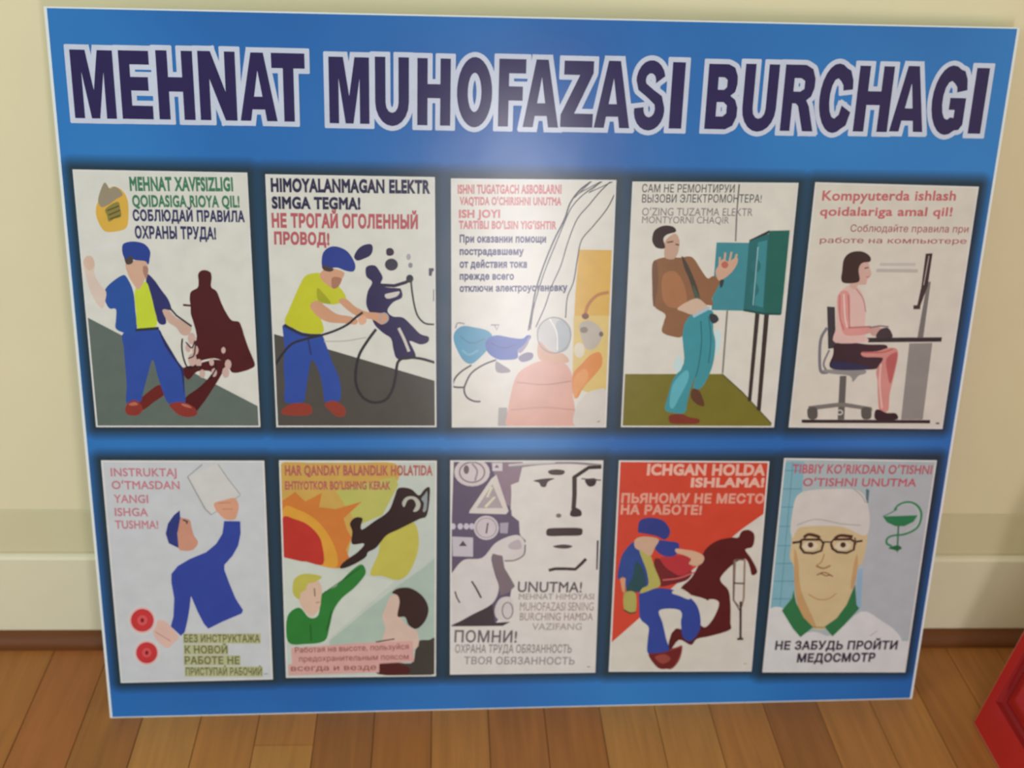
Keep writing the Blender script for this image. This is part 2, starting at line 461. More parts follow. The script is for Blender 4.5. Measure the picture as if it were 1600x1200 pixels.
a.text('#34345e', 'ОХРАНЫ ТРУДА!', 304, 331, 650, 336, 46, .045)
a.done('printed_lettering')
a.blob(MAR, [(572, 490), (580, 474), (600, 468), (624, 477), (630, 500), (628, 540), (652, 560), (672, 610), (692, 650), (715, 682), (745, 688), (758, 712), (768, 745), (785, 795), (803, 838), (814, 868), (806, 884), (765, 900), (718, 905), (695, 870), (650, 845), (600, 850), (562, 860), (556, 800), (566, 750), (552, 690), (541, 655), (540, 620), (536, 590), (542, 560), (570, 543), (574, 515)])
a.line(MAR, 9, [(508, 617), (545, 620)])
a.blob(MAR, [(505, 890), (560, 870), (650, 850), (690, 870), (668, 920), (628, 985), (590, 1040), (548, 1085), (505, 1060), (520, 1010), (580, 965), (630, 905), (570, 900), (530, 935)])
a.blob('#6a211f', [(300, 1045), (345, 1000), (398, 960), (425, 965), (432, 995), (385, 1030), (335, 1065)])
a.done('printed_shadow_figure')
for x, y, r in ((545, 760, 22), (530, 800, 16), (560, 810, 18), (548, 850, 24), (575, 865, 16), (630, 860, 14), (700, 870, 18), (680, 810, 12), (640, 905, 16), (690, 905, 20), (590, 910, 16)):
    a.ell('#c9a9a0', x, y, r*.8, r*1.2, 8)
a.line('#20181c', 7, [(505, 760), (503, 800), (512, 850), (530, 885), (560, 880), (590, 880)], True)
a.line('#43252a', 6, [(520, 775), (545, 800), (560, 770), (555, 830), (530, 845)], True)
a.line('#20181c', 6, [(640, 850), (650, 885), (625, 930)]); a.done('printed_wheel')
a.blob(BLU, [(252, 738), (330, 728), (402, 718), (425, 760), (455, 805), (480, 850), (508, 890), (514, 960), (516, 1040), (470, 1042), (440, 1030), (420, 980), (400, 920), (378, 850), (355, 925), (335, 1000), (325, 1030), (268, 1035), (268, 960), (262, 880), (256, 800)])
a.blob('#232a5c', [(404, 720), (440, 780), (482, 850), (510, 900), (512, 1000), (500, 900), (470, 850), (430, 790)])
a.blob('#25509c', [(250, 490), (272, 505), (296, 560), (305, 640), (312, 715), (300, 748), (262, 738), (222, 718), (222, 680), (222, 635), (195, 632), (176, 600), (172, 562), (195, 528)])
a.blob('#2b2f68', [(355, 485), (385, 510), (415, 552), (446, 595), (458, 638), (430, 640), (436, 695), (405, 695), (385, 640), (372, 580), (352, 530)])
a.blob('#c3d236', [(302, 560), (325, 530), (352, 520), (370, 568), (385, 630), (398, 690), (380, 716), (318, 720), (308, 650)])
a.line('#2c3038', 12, [(305, 724), (405, 716)])
a.blob(SK, [(262, 440), (285, 430), (340, 428), (358, 450), (352, 490), (335, 530), (318, 552), (298, 530), (275, 490)])
a.blob('#a87c68', [(340, 450), (360, 462), (352, 505), (338, 478)])
a.blob('#4b4038', [(258, 408), (290, 404), (294, 436), (268, 444)])
a.blob('#243f8e', [(250, 362), (268, 350), (305, 347), (345, 358), (368, 388), (366, 420), (360, 445), (345, 430), (300, 425), (288, 408), (262, 420), (250, 395)])
a.blob('#d8c3b4', [(82, 436), (98, 408), (122, 412), (132, 440), (130, 480), (150, 525), (180, 560), (176, 600), (165, 632), (140, 610), (112, 555), (96, 500)])
a.blob('#d2b5a0', [(84, 436), (98, 410), (122, 416), (132, 450), (112, 470), (95, 460)])
a.line('#d9d6d2', 16, [(130, 380), (190, 360), (250, 355)])
a.blob('#c8a796', [(420, 640), (448, 640), (480, 672), (520, 688), (545, 712), (530, 745), (500, 742), (478, 712), (445, 690)])
a.line('#33333f', 8, [(448, 625), (480, 662), (545, 708)])
a.blob('#8a332c', [(262, 1056), (276, 1032), (302, 1022), (325, 1036), (336, 1062), (318, 1085), (285, 1088), (266, 1078)])
a.blob('#8a332c', [(450, 1040), (492, 1030), (530, 1038), (562, 1060), (566, 1085), (528, 1095), (490, 1085), (462, 1060)])
a.blob('#b46a58', [(276, 1040), (302, 1030), (316, 1042), (290, 1046)]); a.blob('#b46a58', [(500, 1038), (528, 1042), (545, 1056), (515, 1050)])
a.done('printed_worker')

a.finish()
# ---- poster 2
a = Art(poster(1), 400, 250, 2.727)
a.poly('#4c4a45', [(68, 738), (290, 800), (762, 940), (765, 1132), (90, 1132)]); a.done('printed_floor')
a.text('#2c2a48', 'HIMOYALANMAGAN ELEKTR', 64, 132, 742, 140, 52, .05)
a.text('#2c2a48', 'SIMGA TEGMA!', 68, 204, 446, 208, 46, .05)
a.text('#b55c62', 'НЕ ТРОГАЙ ОГОЛЕННЫЙ', 68, 284, 690, 290, 52, .05)
a.text('#b55c62', 'ПРОВОД!', 78, 356, 314, 360, 46, .05); a.done('printed_lettering')
a.blob('#2c2450', [(418, 412), (432, 382), (458, 362), (490, 358), (498, 378), (488, 405), (460, 420), (432, 428)])
a.blob('#2c2450', [(470, 455), (505, 448), (525, 470), (540, 500), (532, 525), (548, 540), (600, 545), (618, 550), (622, 585), (585, 605), (560, 640), (582, 665), (625, 670), (660, 700), (700, 740), (735, 752), (732, 775), (700, 785), (655, 770), (668, 800), (680, 838), (640, 850), (600, 845), (585, 805), (575, 760), (540, 735), (505, 700), (490, 660), (470, 615), (476, 560), (495, 520), (470, 495)])
a.blob('#cfc8c0', [(550, 572), (590, 562), (612, 560), (600, 580), (560, 590)])
a.line('#cfc8c0', 12, [(608, 715), (630, 760), (652, 815)], True)
a.blob('#3a2a40', [(556, 380), (575, 374), (588, 388), (582, 405), (558, 405)]); a.ell('#3a3644', 577, 445, 28, 26)
a.ell('#a9a4a8', 650, 412, 10, 14, 8); a.ell('#8b8790', 658, 448, 10, 12, 8); a.poly('#4a4656', [(736, 460), (762, 460), (760, 472), (752, 474), (748, 494), (736, 492)])
a.poly('#3c4a4e', [(755, 550), (764, 550), (764, 605), (755, 600)])
a.line('#2a2440', 14, [(530, 532), (590, 535), (640, 520), (658, 505)]); a.ell('#2a2c34', 655, 505, 16, 18, 10); a.done('printed_shocked_figure')
a.blob(BLU, [(120, 700), (200, 735), (275, 740), (300, 790), (325, 860), (355, 930), (362, 1010), (340, 1030), (295, 1030), (285, 970), (268, 900), (238, 850), (222, 920), (210, 1000), (200, 1030), (125, 1030), (124, 960), (118, 880), (122, 800), (116, 740)])
a.line('#26366e', 8, [(222, 760), (235, 830)])
a.line('#2a2c44', 14, [(120, 702), (200, 742), (270, 745)], True)
a.blob('#c4c52c', [(215, 490), (270, 480), (300, 500), (345, 530), (378, 570), (380, 600), (330, 615), (285, 610), (262, 640), (282, 690), (285, 735), (220, 738), (165, 718), (122, 690), (140, 640), (165, 580), (190, 525)])
a.blob('#a3a522', [(262, 545), (290, 570), (320, 610), (285, 608), (262, 590)])
a.blob('#cf9a78', [(230, 620), (262, 598), (300, 625), (345, 655), (400, 665), (432, 680), (425, 700), (380, 695), (310, 690), (262, 665)])
a.blob('#cf9a78', [(352, 600), (382, 590), (425, 625), (470, 645), (520, 650), (560, 660), (562, 685), (535, 700), (500, 680), (450, 670), (405, 650)])
a.blob('#dba98c', [(435, 670), (465, 662), (470, 690), (445, 702)])
a.ring('#a8a0a0', 545, 672, 18, 20, 7)
a.blob('#d09c7c', [(288, 468), (330, 462), (375, 478), (368, 505), (350, 540), (325, 545), (285, 515), (272, 490)])
a.blob('#a9765c', [(325, 500), (365, 505), (350, 540), (325, 545)])
a.blob('#283c8c', [(282, 455), (284, 400), (310, 372), (345, 368), (385, 385), (410, 415), (424, 450), (415, 474), (385, 472), (345, 458), (310, 462)])
a.blob('#4a3a34', [(284, 448), (330, 462), (318, 475), (288, 468)])
a.blob('#8f3a2e', [(112, 1062), (145, 1040), (185, 1034), (232, 1044), (238, 1078), (205, 1088), (150, 1088), (112, 1080)])
a.blob('#8f3a2e', [(292, 1040), (325, 1024), (358, 1036), (382, 1062), (376, 1090), (345, 1092), (318, 1070)])
a.done('printed_worker')
a.line('#2a2830', 10, [(84, 870), (110, 830), (150, 785), (200, 765), (280, 745), (340, 725), (390, 700), (425, 670), (455, 648)], True)
a.line('#2a2830', 12, [(512, 720), (475, 770), (440, 830), (425, 900), (428, 960), (455, 1010), (500, 1032), (550, 1022), (580, 980), (595, 920), (605, 860), (640, 842), (700, 845), (762, 862)], True)
a.line('#3a3c38', 8, [(660, 510), (665, 560), (675, 620), (690, 665), (720, 695), (764, 700)], True)
a.line('#b5b0a8', 5, [(290, 772), (380, 770), (470, 755)], True); a.done('printed_wire')

a.finish()
# ---- poster 3
a = Art(poster(2, '#dad6cc'), 690, 260, 2.79)
a.poly('#d6aa48', [(598, 362), (742, 364), (737, 600), (716, 975), (640, 985), (570, 960), (575, 700), (582, 560)])
a.poly('#d8bd70', [(575, 650), (732, 650), (716, 975), (640, 985), (572, 960)]); a.done('printed_yellow_wall')
a.text('#c4706c', 'ISHNI TUGATGACH ASBOBLARNI', 70, 117, 522, 117, 36, .045)
a.text('#c4706c', 'VAQTIDA OʻCHIRISHNI UNUTMA', 78, 166, 522, 168, 32, .045)
a.text('#c4706c', 'ISH JOYI', 75, 222, 255, 222, 32, .045)
a.text('#c4706c', 'TARTIBLI BOʻLSIN YIGʻISHTIR', 75, 270, 500, 272, 32, .045)
a.text('#3a3560', 'При оказании помощи', 78, 330, 455, 330, 30, .045)
a.text('#3a3560', 'пострадавшему', 78, 384, 358, 384, 28, .045)
a.text('#3a3560', 'от действия тока', 78, 440, 372, 440, 30, .045)
a.text('#3a3560', 'прежде всего', 78, 492, 315, 492, 28, .045)
a.text('#3a3560', 'отключи электроустановку', 78, 545, 548, 541, 28, .045); a.done('printed_lettering')
for w_, pts in ((7, [(655, 62), (600, 105), (560, 160), (535, 230), (490, 320), (445, 430), (410, 540), (395, 620), (378, 715)]),
                (5, [(700, 64), (620, 120), (572, 170), (545, 220), (500, 330), (455, 440), (425, 530), (400, 620), (386, 710)]),
                (5, [(735, 66), (690, 110), (640, 170), (590, 230), (550, 330), (520, 430), (480, 520), (450, 610), (410, 700)]),
                (5, [(755, 118), (720, 185), (660, 260), (610, 320), (592, 400), (575, 500), (548, 570), (540, 660)])):
    a.line('#4b474b', w_, pts, True)
a.line('#4b474b', 4, [(655, 62), (580, 135), (610, 110), (700, 62), (640, 115), (745, 66)])
a.done('printed_wires')
a.blob('#3f8fb0', [(58, 720), (90, 695), (140, 700), (200, 715), (222, 745), (205, 790), (170, 830), (130, 860), (95, 845), (68, 800), (52, 755)])
a.blob('#3c5aa8', [(200, 750), (240, 735), (300, 745), (350, 750), (372, 735), (390, 740), (372, 770), (335, 800), (330, 835), (290, 842), (245, 840), (205, 815), (190, 780)])
a.line('#2c7896', 7, [(80, 740), (130, 770), (190, 750)], True); a.line('#65a8c4', 9, [(90, 800), (120, 820), (160, 800)], True); a.line('#2f468e', 7, [(215, 770), (270, 790), (330, 775)], True)
a.line('#8f8a94', 6, [(60, 705), (70, 682), (100, 685)], True); a.line('#8f8a94', 6, [(215, 690), (250, 690), (240, 712), (232, 692)])
a.blob('#77708a', [(335, 830), (370, 810), (398, 815), (392, 840), (350, 852)])
a.blob('#8c888c', [(236, 850), (262, 862), (298, 886), (290, 898), (240, 895)])
a.blob('#9088a0', [(330, 800), (360, 775), (385, 735), (375, 775), (345, 812)])
a.done('printed_victim')
a.line('#3a3638', 8, [(238, 842), (180, 865), (130, 900), (105, 945), (98, 975), (110, 1005), (140, 1022), (170, 1024)], True)
a.line('#3a3638', 8, [(130, 865), (90, 890), (60, 920), (48, 955), (70, 962), (95, 962)], True); a.done('printed_cable')
a.poly('#a6a2a0', [(248, 1050), (285, 1050), (292, 1132), (245, 1132)])
a.blob('#d8a796', [(300, 1000), (320, 925), (350, 885), (420, 850), (480, 850), (540, 860), (572, 920), (572, 1000), (582, 1060), (585, 1132), (440, 1133), (290, 1133), (288, 1070)])
a.line('#b98578', 5, [(325, 940), (450, 950), (565, 935)], True); a.line('#c0907f', 5, [(300, 1060), (440, 1050), (580, 1060)], True)
a.blob('#d3a88e', [(425, 760), (470, 800), (530, 815), (555, 850), (500, 860), (440, 850), (418, 820)])
a.blob('#c9c7c4', [(415, 705), (440, 672), (490, 655), (535, 668), (565, 705), (562, 760), (545, 800), (500, 812), (450, 780), (420, 745)])
a.blob('#aeb4b8', [(500, 680), (535, 672), (558, 712), (552, 790), (510, 808), (498, 760)])
a.line('#f0ece4', 5, [(470, 662), (500, 720), (505, 800)], True)
a.ring('#8f8f90', 490, 735, 73, 78, 5)
a.done('printed_rescuer')
a.blob('#d8873c', [(572, 905), (610, 860), (650, 820), (690, 810), (700, 860), (670, 905), (620, 960), (590, 1010), (572, 985)])
a.blob('#e09a58', [(575, 930), (620, 880), (640, 920), (600, 980), (578, 1010)])
a.blob('#b8aea0', [(600, 690), (640, 670), (690, 700), (700, 740), (670, 790), (630, 795), (608, 740)])
a.ell('#8a7a68', 620, 712, 18, 14, 8); a.ell('#6a5a4c', 695, 730, 10, 12, 8); a.ell('#d8cfb8', 600, 800, 24, 34, 10)
a.line('#b8783a', 14, [(622, 655), (640, 600), (680, 560), (728, 548)], True); a.ell('#7a4a3a', 626, 652, 16, 14, 10)
a.blob('#d2ccc2', [(582, 1132), (585, 1050), (630, 990), (680, 972), (714, 980), (710, 1132)])
a.line('#6f6b68', 4, [(678, 1112), (690, 1110)]); a.done('printed_glove_and_lamp')

a.finish()
# ---- poster 4
a = Art(poster(3, '#dad6ca'), 960, 270, 2.857)
a.poly('#767028', [(42, 897), (480, 897), (570, 978), (700, 1118), (698, 1133), (30, 1133)])
a.line('#4b4530', 5, [(480, 897), (570, 978), (700, 1118)]); a.done('printed_floor')
a.line('#7d7a74', 7, [(557, 42), (545, 180), (540, 305)]); a.done('printed_wall_corner'); a.line('#77776c', 8, [(503, 615), (492, 760), (482, 895)]); a.done('printed_wall_corner')
a.text('#4b4850', 'САМ НЕ РЕМОНТИРУЙ !', 122, 86, 556, 88, 34, .012)
a.text('#4b4850', 'ВЫЗОВИ ЭЛЕКТРОМОНТЕРА!', 122, 132, 655, 132, 34, .012)
a.text('#84787c', 'OʻZING TUZATMA ELEKTR', 122, 190, 615, 192, 34, .006)
a.text('#84787c', 'MONTYORNI CHAQIR', 122, 224, 510, 226, 30, .006); a.done('printed_lettering')
a.poly('#3a2e2c', [(628, 620), (648, 620), (610, 1020), (594, 1018)]); a.poly('#3a2e2c', [(668, 625), (690, 625), (652, 1062), (634, 1058)])
a.poly('#3f8a94', [(455, 310), (600, 312), (575, 615), (432, 612)])
a.poly('#2c2c34', [(600, 300), (690, 256), (700, 262), (610, 315)])
a.poly('#256a6c', [(600, 305), (690, 270), (665, 625), (575, 615)])
a.poly('#3a8890', [(640, 310), (682, 300), (662, 600), (625, 590)])
a.poly('#1c6258', [(690, 258), (782, 256), (745, 630), (664, 626)])
a.line('#184a48', 10, [(575, 612), (665, 628), (742, 630)])
a.ell('#2a6f74', 630, 415, 22, 30); a.ell('#2a6f74', 622, 520, 22, 30)
a.line('#9cc4c8', 4, [(640, 330), (618, 590)]); a.done('printed_cabinet')
a.blob('#3c919c', [(325, 640), (400, 615), (440, 620), (440, 700), (450, 760), (440, 850), (415, 915), (385, 960), (350, 960), (365, 900), (340, 960), (325, 1020), (312, 1070), (262, 1070), (225, 1055), (240, 990), (262, 920), (308, 850), (305, 760), (300, 690)])
a.line('#2c7480', 7, [(385, 660), (388, 760), (375, 860), (362, 910)], True); a.line('#2c7480', 7, [(420, 640), (430, 740), (420, 850)], True)
a.blob('#5eb0bc', [(262, 940), (320, 880), (330, 920), (290, 1000), (262, 1050), (245, 1030)])
a.blob('#c4dcdc', [(262, 860), (285, 815), (300, 830), (300, 870), (280, 890)])
a.blob('#c4dcdc', [(448, 700), (470, 705), (475, 750), (455, 820), (450, 760)])
a.blob('#8e6242', [(190, 385), (240, 375), (290, 378), (345, 375), (385, 430), (415, 470), (440, 460), (470, 480), (455, 520), (435, 560), (440, 590), (400, 590), (400, 620), (340, 635), (310, 680), (300, 730), (260, 730), (212, 710), (220, 665), (225, 630), (175, 592), (168, 500), (168, 410)])
a.blob('#a9734c', [(215, 460), (270, 440), (310, 500), (320, 590), (250, 600), (215, 560)])
a.blob('#7a5640', [(170, 410), (190, 400), (195, 480), (185, 560), (172, 590)])
a.blob('#4a4034', [(300, 370), (322, 400), (350, 460), (375, 530), (382, 575), (360, 560), (335, 480), (310, 420)])
a.blob('#4c5a4a', [(350, 500), (372, 540), (395, 590), (375, 588), (355, 550)])
a.blob('#d0b49c', [(280, 605), (330, 572), (370, 560), (400, 580), (415, 600), (385, 625), (345, 632), (310, 620)])
a.line('#a8c0cc', 14, [(350, 640), (385, 622), (425, 600)]); a.blob('#33363c', [(425, 630), (452, 632), (465, 655), (445, 672), (428, 660)])
a.blob('#cfa68c', [(450, 440), (470, 405), (482, 385), (510, 395), (545, 375), (548, 402), (525, 440), (490, 470), (465, 480)])
for p_ in ([(468, 420), (470, 375)], [(490, 400), (494, 355)], [(512, 400), (522, 352)], [(530, 405), (546, 362)]): a.line('#cfa68c', 9, p_)
a.ell('#b86a58', 492, 410, 16, 16, 10); a.blob('#30383c', [(470, 480), (488, 478), (482, 505), (472, 512)])
a.blob('#c4a08a', [(228, 300), (270, 270), (290, 300), (288, 330), (282, 360), (262, 385), (225, 378), (222, 340)])
a.blob('#3a2622', [(168, 290), (180, 255), (220, 235), (262, 240), (274, 262), (235, 275), (218, 295), (225, 335), (190, 335), (172, 315)])
a.line('#5a3c34', 6, [(235, 310), (262, 306)]); a.line('#5a3c34', 6, [(272, 318), (288, 322)])
a.blob('#7c3324', [(245, 1082), (300, 1076), (335, 1090), (376, 1098), (372, 1118), (300, 1120), (250, 1116)])
a.blob('#5e3a26', [(340, 985), (350, 962), (378, 972), (395, 1010), (400, 1040), (372, 1035), (345, 1010)])
a.done('printed_worker')

a.finish()
# ---- poster 5
a = Art(poster(4, '#d6d0c2'), 1220, 270, 2.856)
a.text('#c0686a', 'Kompyuterda ishlash', 182, 122, 778, 122, 42, .03)
a.text('#c0686a', 'qoidalariga amal qil!', 172, 190, 762, 192, 38, .03)
a.text('#a45c60', 'Соблюдайте правила при', 308, 262, 834, 266, 30, .012)
a.text('#a45c60', 'работе на компьютере', 172, 312, 826, 316, 24, .012); a.done('printed_lettering')
a.line('#b8b2aa', 16, [(425, 435), (610, 437)]); a.line('#c1bbb3', 14, [(440, 408), (600, 408)]); a.done('printed_note')
a.poly('#2a2424', [(92, 1100), (665, 1102), (665, 1117), (92, 1115)])
a.poly('#2c282a', [(385, 735), (718, 733), (715, 753), (388, 756)])
a.poly('#8e8a84', [(572, 760), (675, 758), (632, 1100), (535, 1100)])
a.poly('#76726e', [(652, 485), (668, 485), (634, 735), (608, 735)])
a.poly('#3a302e', [(645, 360), (676, 358), (654, 505), (618, 602), (604, 604), (625, 510)])
a.poly('#3a302e', [(590, 590), (622, 590), (620, 608), (590, 608)]); a.line('#c9c4bc', 3, [(660, 370), (636, 500)])
a.line('#3c3836', 8, [(690, 1117), (706, 1117)]); a.done('printed_desk')
a.poly('#3a363c', [(205, 596), (240, 598), (245, 780), (210, 785)])
a.line('#77757c', 14, [(205, 690), (178, 740), (172, 820), (178, 885), (210, 890)], True); a.line('#77757c', 9, [(215, 790), (190, 850), (205, 885)], True)
a.blob('#8f8d88', [(180, 880), (260, 876), (370, 878), (375, 895), (345, 905), (320, 932), (305, 905), (220, 895)])
a.poly('#5e5c58', [(262, 905), (292, 905), (282, 1100), (252, 1100)])
a.poly('#77756e', [(252, 1025), (285, 1025), (405, 1045), (408, 1062), (270, 1042), (122, 1060), (122, 1040)])
for x_ in (140, 380): a.blob('#55534e', [(x_-20, 1050), (x_+18, 1048), (x_+22, 1090), (x_, 1100), (x_-20, 1090)])
a.ring('#d6d0c2', 262, 1068, 12, 10, 5); a.done('printed_chair')
a.blob('#352028', [(240, 762), (300, 755), (390, 765), (470, 768), (468, 800), (458, 840), (430, 872), (370, 878), (250, 878), (215, 860), (232, 810)])
a.blob('#242a4c', [(240, 840), (330, 850), (390, 865), (370, 878), (250, 878), (222, 860)])
a.blob('#cf8c82', [(360, 800), (430, 795), (480, 780), (515, 785), (522, 815), (512, 870), (498, 930), (484, 990), (478, 1060), (440, 1060), (432, 1000), (430, 930), (425, 880), (455, 830), (430, 822), (370, 820)])
a.blob('#b85e5c', [(470, 830), (518, 800), (508, 870), (488, 940), (476, 900)]); a.line('#e0b8ae', 8, [(445, 850), (440, 940), (450, 1050)], True)
a.line('#b8605c', 7, [(360, 800), (450, 800), (500, 785)], True)
a.blob('#2c1a20', [(420, 1060), (440, 1056), (470, 1070), (512, 1072), (520, 1098), (470, 1102), (420, 1098)])
a.blob('#dcb8ae', [(285, 510), (330, 500), (365, 545), (378, 600), (375, 660), (372, 720), (385, 752), (240, 756), (245, 690), (248, 600), (255, 545)])
a.blob('#d8968e', [(250, 560), (275, 525), (305, 540), (308, 620), (300, 680), (340, 690), (400, 685), (400, 712), (340, 725), (280, 718), (262, 650)])
a.line('#c47672', 7, [(262, 545), (262, 640), (280, 700)], True); a.line('#e6cfc6', 6, [(280, 540), (285, 640), (295, 690)], True); a.line('#c0706c', 6, [(300, 545), (304, 640), (305, 690)], True)
a.line('#b88480', 5, [(330, 510), (365, 560), (378, 620)], True); a.line('#b06c6c', 7, [(300, 690), (350, 688), (400, 685)])
a.blob('#c89c92', [(395, 695), (430, 685), (455, 700), (440, 725), (405, 725)]); a.blob('#3a3034', [(425, 735), (440, 700), (475, 690), (494, 715), (492, 735)])
a.line('#6f5a58', 6, [(395, 690), (440, 682), (480, 686)])
a.blob('#cfa99c', [(345, 400), (385, 395), (398, 430), (402, 455), (385, 475), (378, 498), (345, 500), (330, 520), (305, 500), (340, 470)])
a.blob('#382622', [(272, 440), (280, 385), (310, 355), (360, 350), (395, 370), (398, 395), (362, 402), (346, 430), (350, 480), (320, 492), (278, 490), (268, 470)])
a.line('#5a4440', 5, [(372, 425), (390, 422)]); a.line('#b06a66', 4, [(380, 466), (395, 462)]); a.done('printed_woman')

a.finish()
# ---- poster 6
a = Art(poster(5, '#c6c9cc'), 145, 700, 3.157)
for t_, x1, y, x0 in (('INSTRUKTAJ', 415, 137, 90), ('OʻTMASDAN', 430, 200, 95), ('YANGI', 275, 268, 105), ('ISHGA', 275, 333, 110), ('TUSHMA!', 325, 395, 112)):
    a.text('#c07c88', t_, x0, y, x1, y+1, 38, .03)
a.done('printed_lettering')
for t_, x0, y, x1 in (('БЕЗ ИНСТРУКТАЖА', 452, 955, 825), ('К НОВОЙ', 455, 1010, 665), ('РАБОТЕ НЕ', 455, 1063, 725), ('ПРИСТУПАЙ РАБОЧИЙ', 460, 1118, 835)):
    a.poly('#b4b68c', [(x0-6, y-42), (x1+4, y-42), (x1+4, y+8), (x0-6, y+8)]); a.text('#66683e', t_, x0, y, x1, y, 34, .03)
a.line('#8c8f92', 6, [(845, 1112), (865, 1112)]); a.done('printed_olive_lettering')
a.poly('#cdccc8', [(470, 140), (620, 72), (728, 225), (580, 325)])
a.line('#9a9a98', 7, [(540, 80), (468, 140), (555, 300), (585, 328)]); a.line('#9a9a98', 5, [(618, 78), (660, 140), (728, 228)])
a.line('#a6a6a2', 5, [(585, 328), (728, 232)]); a.done('printed_paper')
a.blob('#d29a7e', [(600, 270), (650, 255), (700, 245), (720, 280), (715, 320), (700, 350), (655, 350), (620, 320), (605, 300)])
a.line('#b98064', 5, [(620, 270), (680, 268)]); a.line('#b98064', 5, [(640, 300), (690, 300)])
a.poly('#2b449a', [(648, 358), (728, 360), (730, 420), (718, 480), (690, 530), (650, 575), (650, 600), (672, 660), (705, 740), (742, 798), (735, 815), (640, 855), (570, 890), (548, 865), (515, 800), (485, 728), (478, 790), (468, 850), (455, 905), (435, 925), (385, 878), (398, 830), (402, 740), (388, 660), (388, 620), (420, 580), (480, 545), (560, 512), (610, 470), (640, 420)])
a.blob('#c9907a', [(424, 352), (450, 345), (480, 355), (488, 390), (500, 430), (520, 465), (495, 500), (450, 505), (422, 485)])
a.poly('#27397c', [(430, 305), (432, 345), (418, 420), (424, 492), (375, 468), (360, 420), (372, 370), (400, 330)])
a.line('#33363e', 9, [(445, 352), (468, 362), (462, 372)])
a.blob('#d8b4a8', [(300, 860), (350, 848), (395, 890), (425, 930), (400, 960), (370, 985), (330, 960), (300, 915)])
a.line('#b88a80', 5, [(310, 905), (350, 930), (385, 950)]); a.done('printed_worker')
for x_, y_, r_ in ((245, 848, 56), (267, 1008, 52)):
    a.ell('#d7b3b0', x_, y_, r_*1.22, r_*1.22, 28); a.ring('#d0cccc', x_, y_, r_*1.22, r_*1.25, 10)
    a.ell('#c4363c', x_, y_, r_, r_, 28); a.ell('#d65458', x_, y_, r_*.45, r_*.45, 18); a.ell('#7a1c20', x_, y_, r_*.16, r_*.2, 10)
a.done('printed_buttons')

a.finish()
# ---- poster 7
a = Art(poster(6, '#c0c8be'), 420, 700, 3.157)
a.blob('#c8a254', [(60, 80), (200, 72), (420, 72), (620, 74), (640, 150), (560, 250), (440, 350), (400, 480), (360, 590), (200, 560), (74, 530), (66, 300)])
a.poly('#b9b862', [(330, 210), (620, 140), (640, 180), (560, 330), (440, 380), (390, 300)])
a.poly('#cc7a38', [(66, 260), (130, 215), (180, 262), (262, 220), (248, 290), (330, 300), (460, 262), (370, 345), (385, 400), (410, 440), (380, 500), (400, 545), (345, 592), (76, 530)])
a.blob('#d89c3c', [(70, 300), (150, 305), (230, 350), (290, 420), (330, 500), (340, 575), (300, 590), (200, 560), (74, 525)])
a.blob('#b8322c', [(66, 348), (130, 350), (190, 375), (238, 420), (262, 470), (268, 572), (180, 558), (76, 540)])
a.done('printed_sun')
a.blob('#bfb752', [(560, 420), (640, 380), (720, 370), (740, 480), (700, 600), (640, 650), (560, 630), (500, 620), (540, 520)])
a.poly('#c9d0c4', [(76, 538), (340, 600), (480, 630), (620, 655), (500, 760), (320, 920), (280, 960), (90, 960)])
a.poly('#a9bcae', [(820, 540), (760, 590), (620, 690), (480, 800), (300, 950), (300, 1000), (822, 1000)]); a.done('printed_light_beam')
a.text('#b0605a', 'HAR QANDAY BALANDLIK HOLATIDA', 80, 132, 808, 132, 46, .04)
a.text('#b0605a', 'EHTIYOTKOR BOʻLISHING KERAK', 80, 202, 600, 202, 38, .04); a.done('printed_lettering')
a.blob('#2a1c20', [(400, 372), (425, 342), (462, 345), (455, 380), (462, 400), (520, 360), (590, 310), (620, 240), (640, 196), (700, 200), (740, 232), (765, 205), (790, 190), (795, 225), (780, 330), (740, 350), (640, 400), (580, 430), (530, 490), (490, 512), (475, 540), (400, 582), (352, 592), (370, 560), (440, 510), (470, 470), (410, 472), (412, 410)])
a.blob('#b8b8ac', [(658, 268), (680, 240), (722, 240), (748, 270), (738, 305), (712, 312), (726, 280), (712, 252), (685, 256), (668, 290)])
a.blob('#8c9898', [(752, 250), (768, 228), (782, 215), (778, 300), (760, 312), (765, 270)]); a.done('printed_falling_figure')
a.blob('#257a34', [(92, 830), (150, 785), (200, 835), (245, 820), (262, 720), (330, 680), (400, 610), (455, 572), (478, 600), (470, 632), (420, 690), (360, 740), (320, 800), (300, 880), (275, 950), (180, 965), (95, 955)])
a.line('#1c5226', 6, [(205, 870), (210, 950)]); a.line('#1c5226', 6, [(310, 800), (285, 900)]); a.line('#1b4f25', 5, [(262, 720), (350, 660), (450, 590)])
a.blob('#d6b6a0', [(150, 700), (190, 640), (240, 650), (262, 690), (258, 740), (250, 790), (212, 830), (175, 800), (150, 750)])
a.blob('#bcb452', [(118, 680), (130, 640), (180, 618), (262, 632), (225, 660), (195, 668), (180, 700), (160, 710), (150, 745), (122, 720)])
a.line('#7c5c50', 6, [(225, 690), (228, 730)]); a.line('#9c6c60', 5, [(232, 762), (252, 758)]); a.done('printed_man_in_green')
a.blob('#3c3a34', [(740, 950), (790, 945), (824, 945), (822, 1112), (540, 1114), (560, 1050), (700, 1060), (722, 1000)])
a.blob('#4f1d1c', [(545, 1060), (620, 1058), (690, 1080), (680, 1112), (545, 1112)])
a.blob('#d4b8a8', [(570, 800), (600, 730), (640, 730), (650, 830), (680, 870), (735, 910), (725, 990), (600, 985), (560, 950), (575, 890), (560, 830)])
a.blob('#33201f', [(608, 712), (640, 690), (700, 690), (760, 730), (788, 790), (772, 850), (730, 890), (690, 872), (672, 832), (635, 828), (645, 760), (635, 725)])
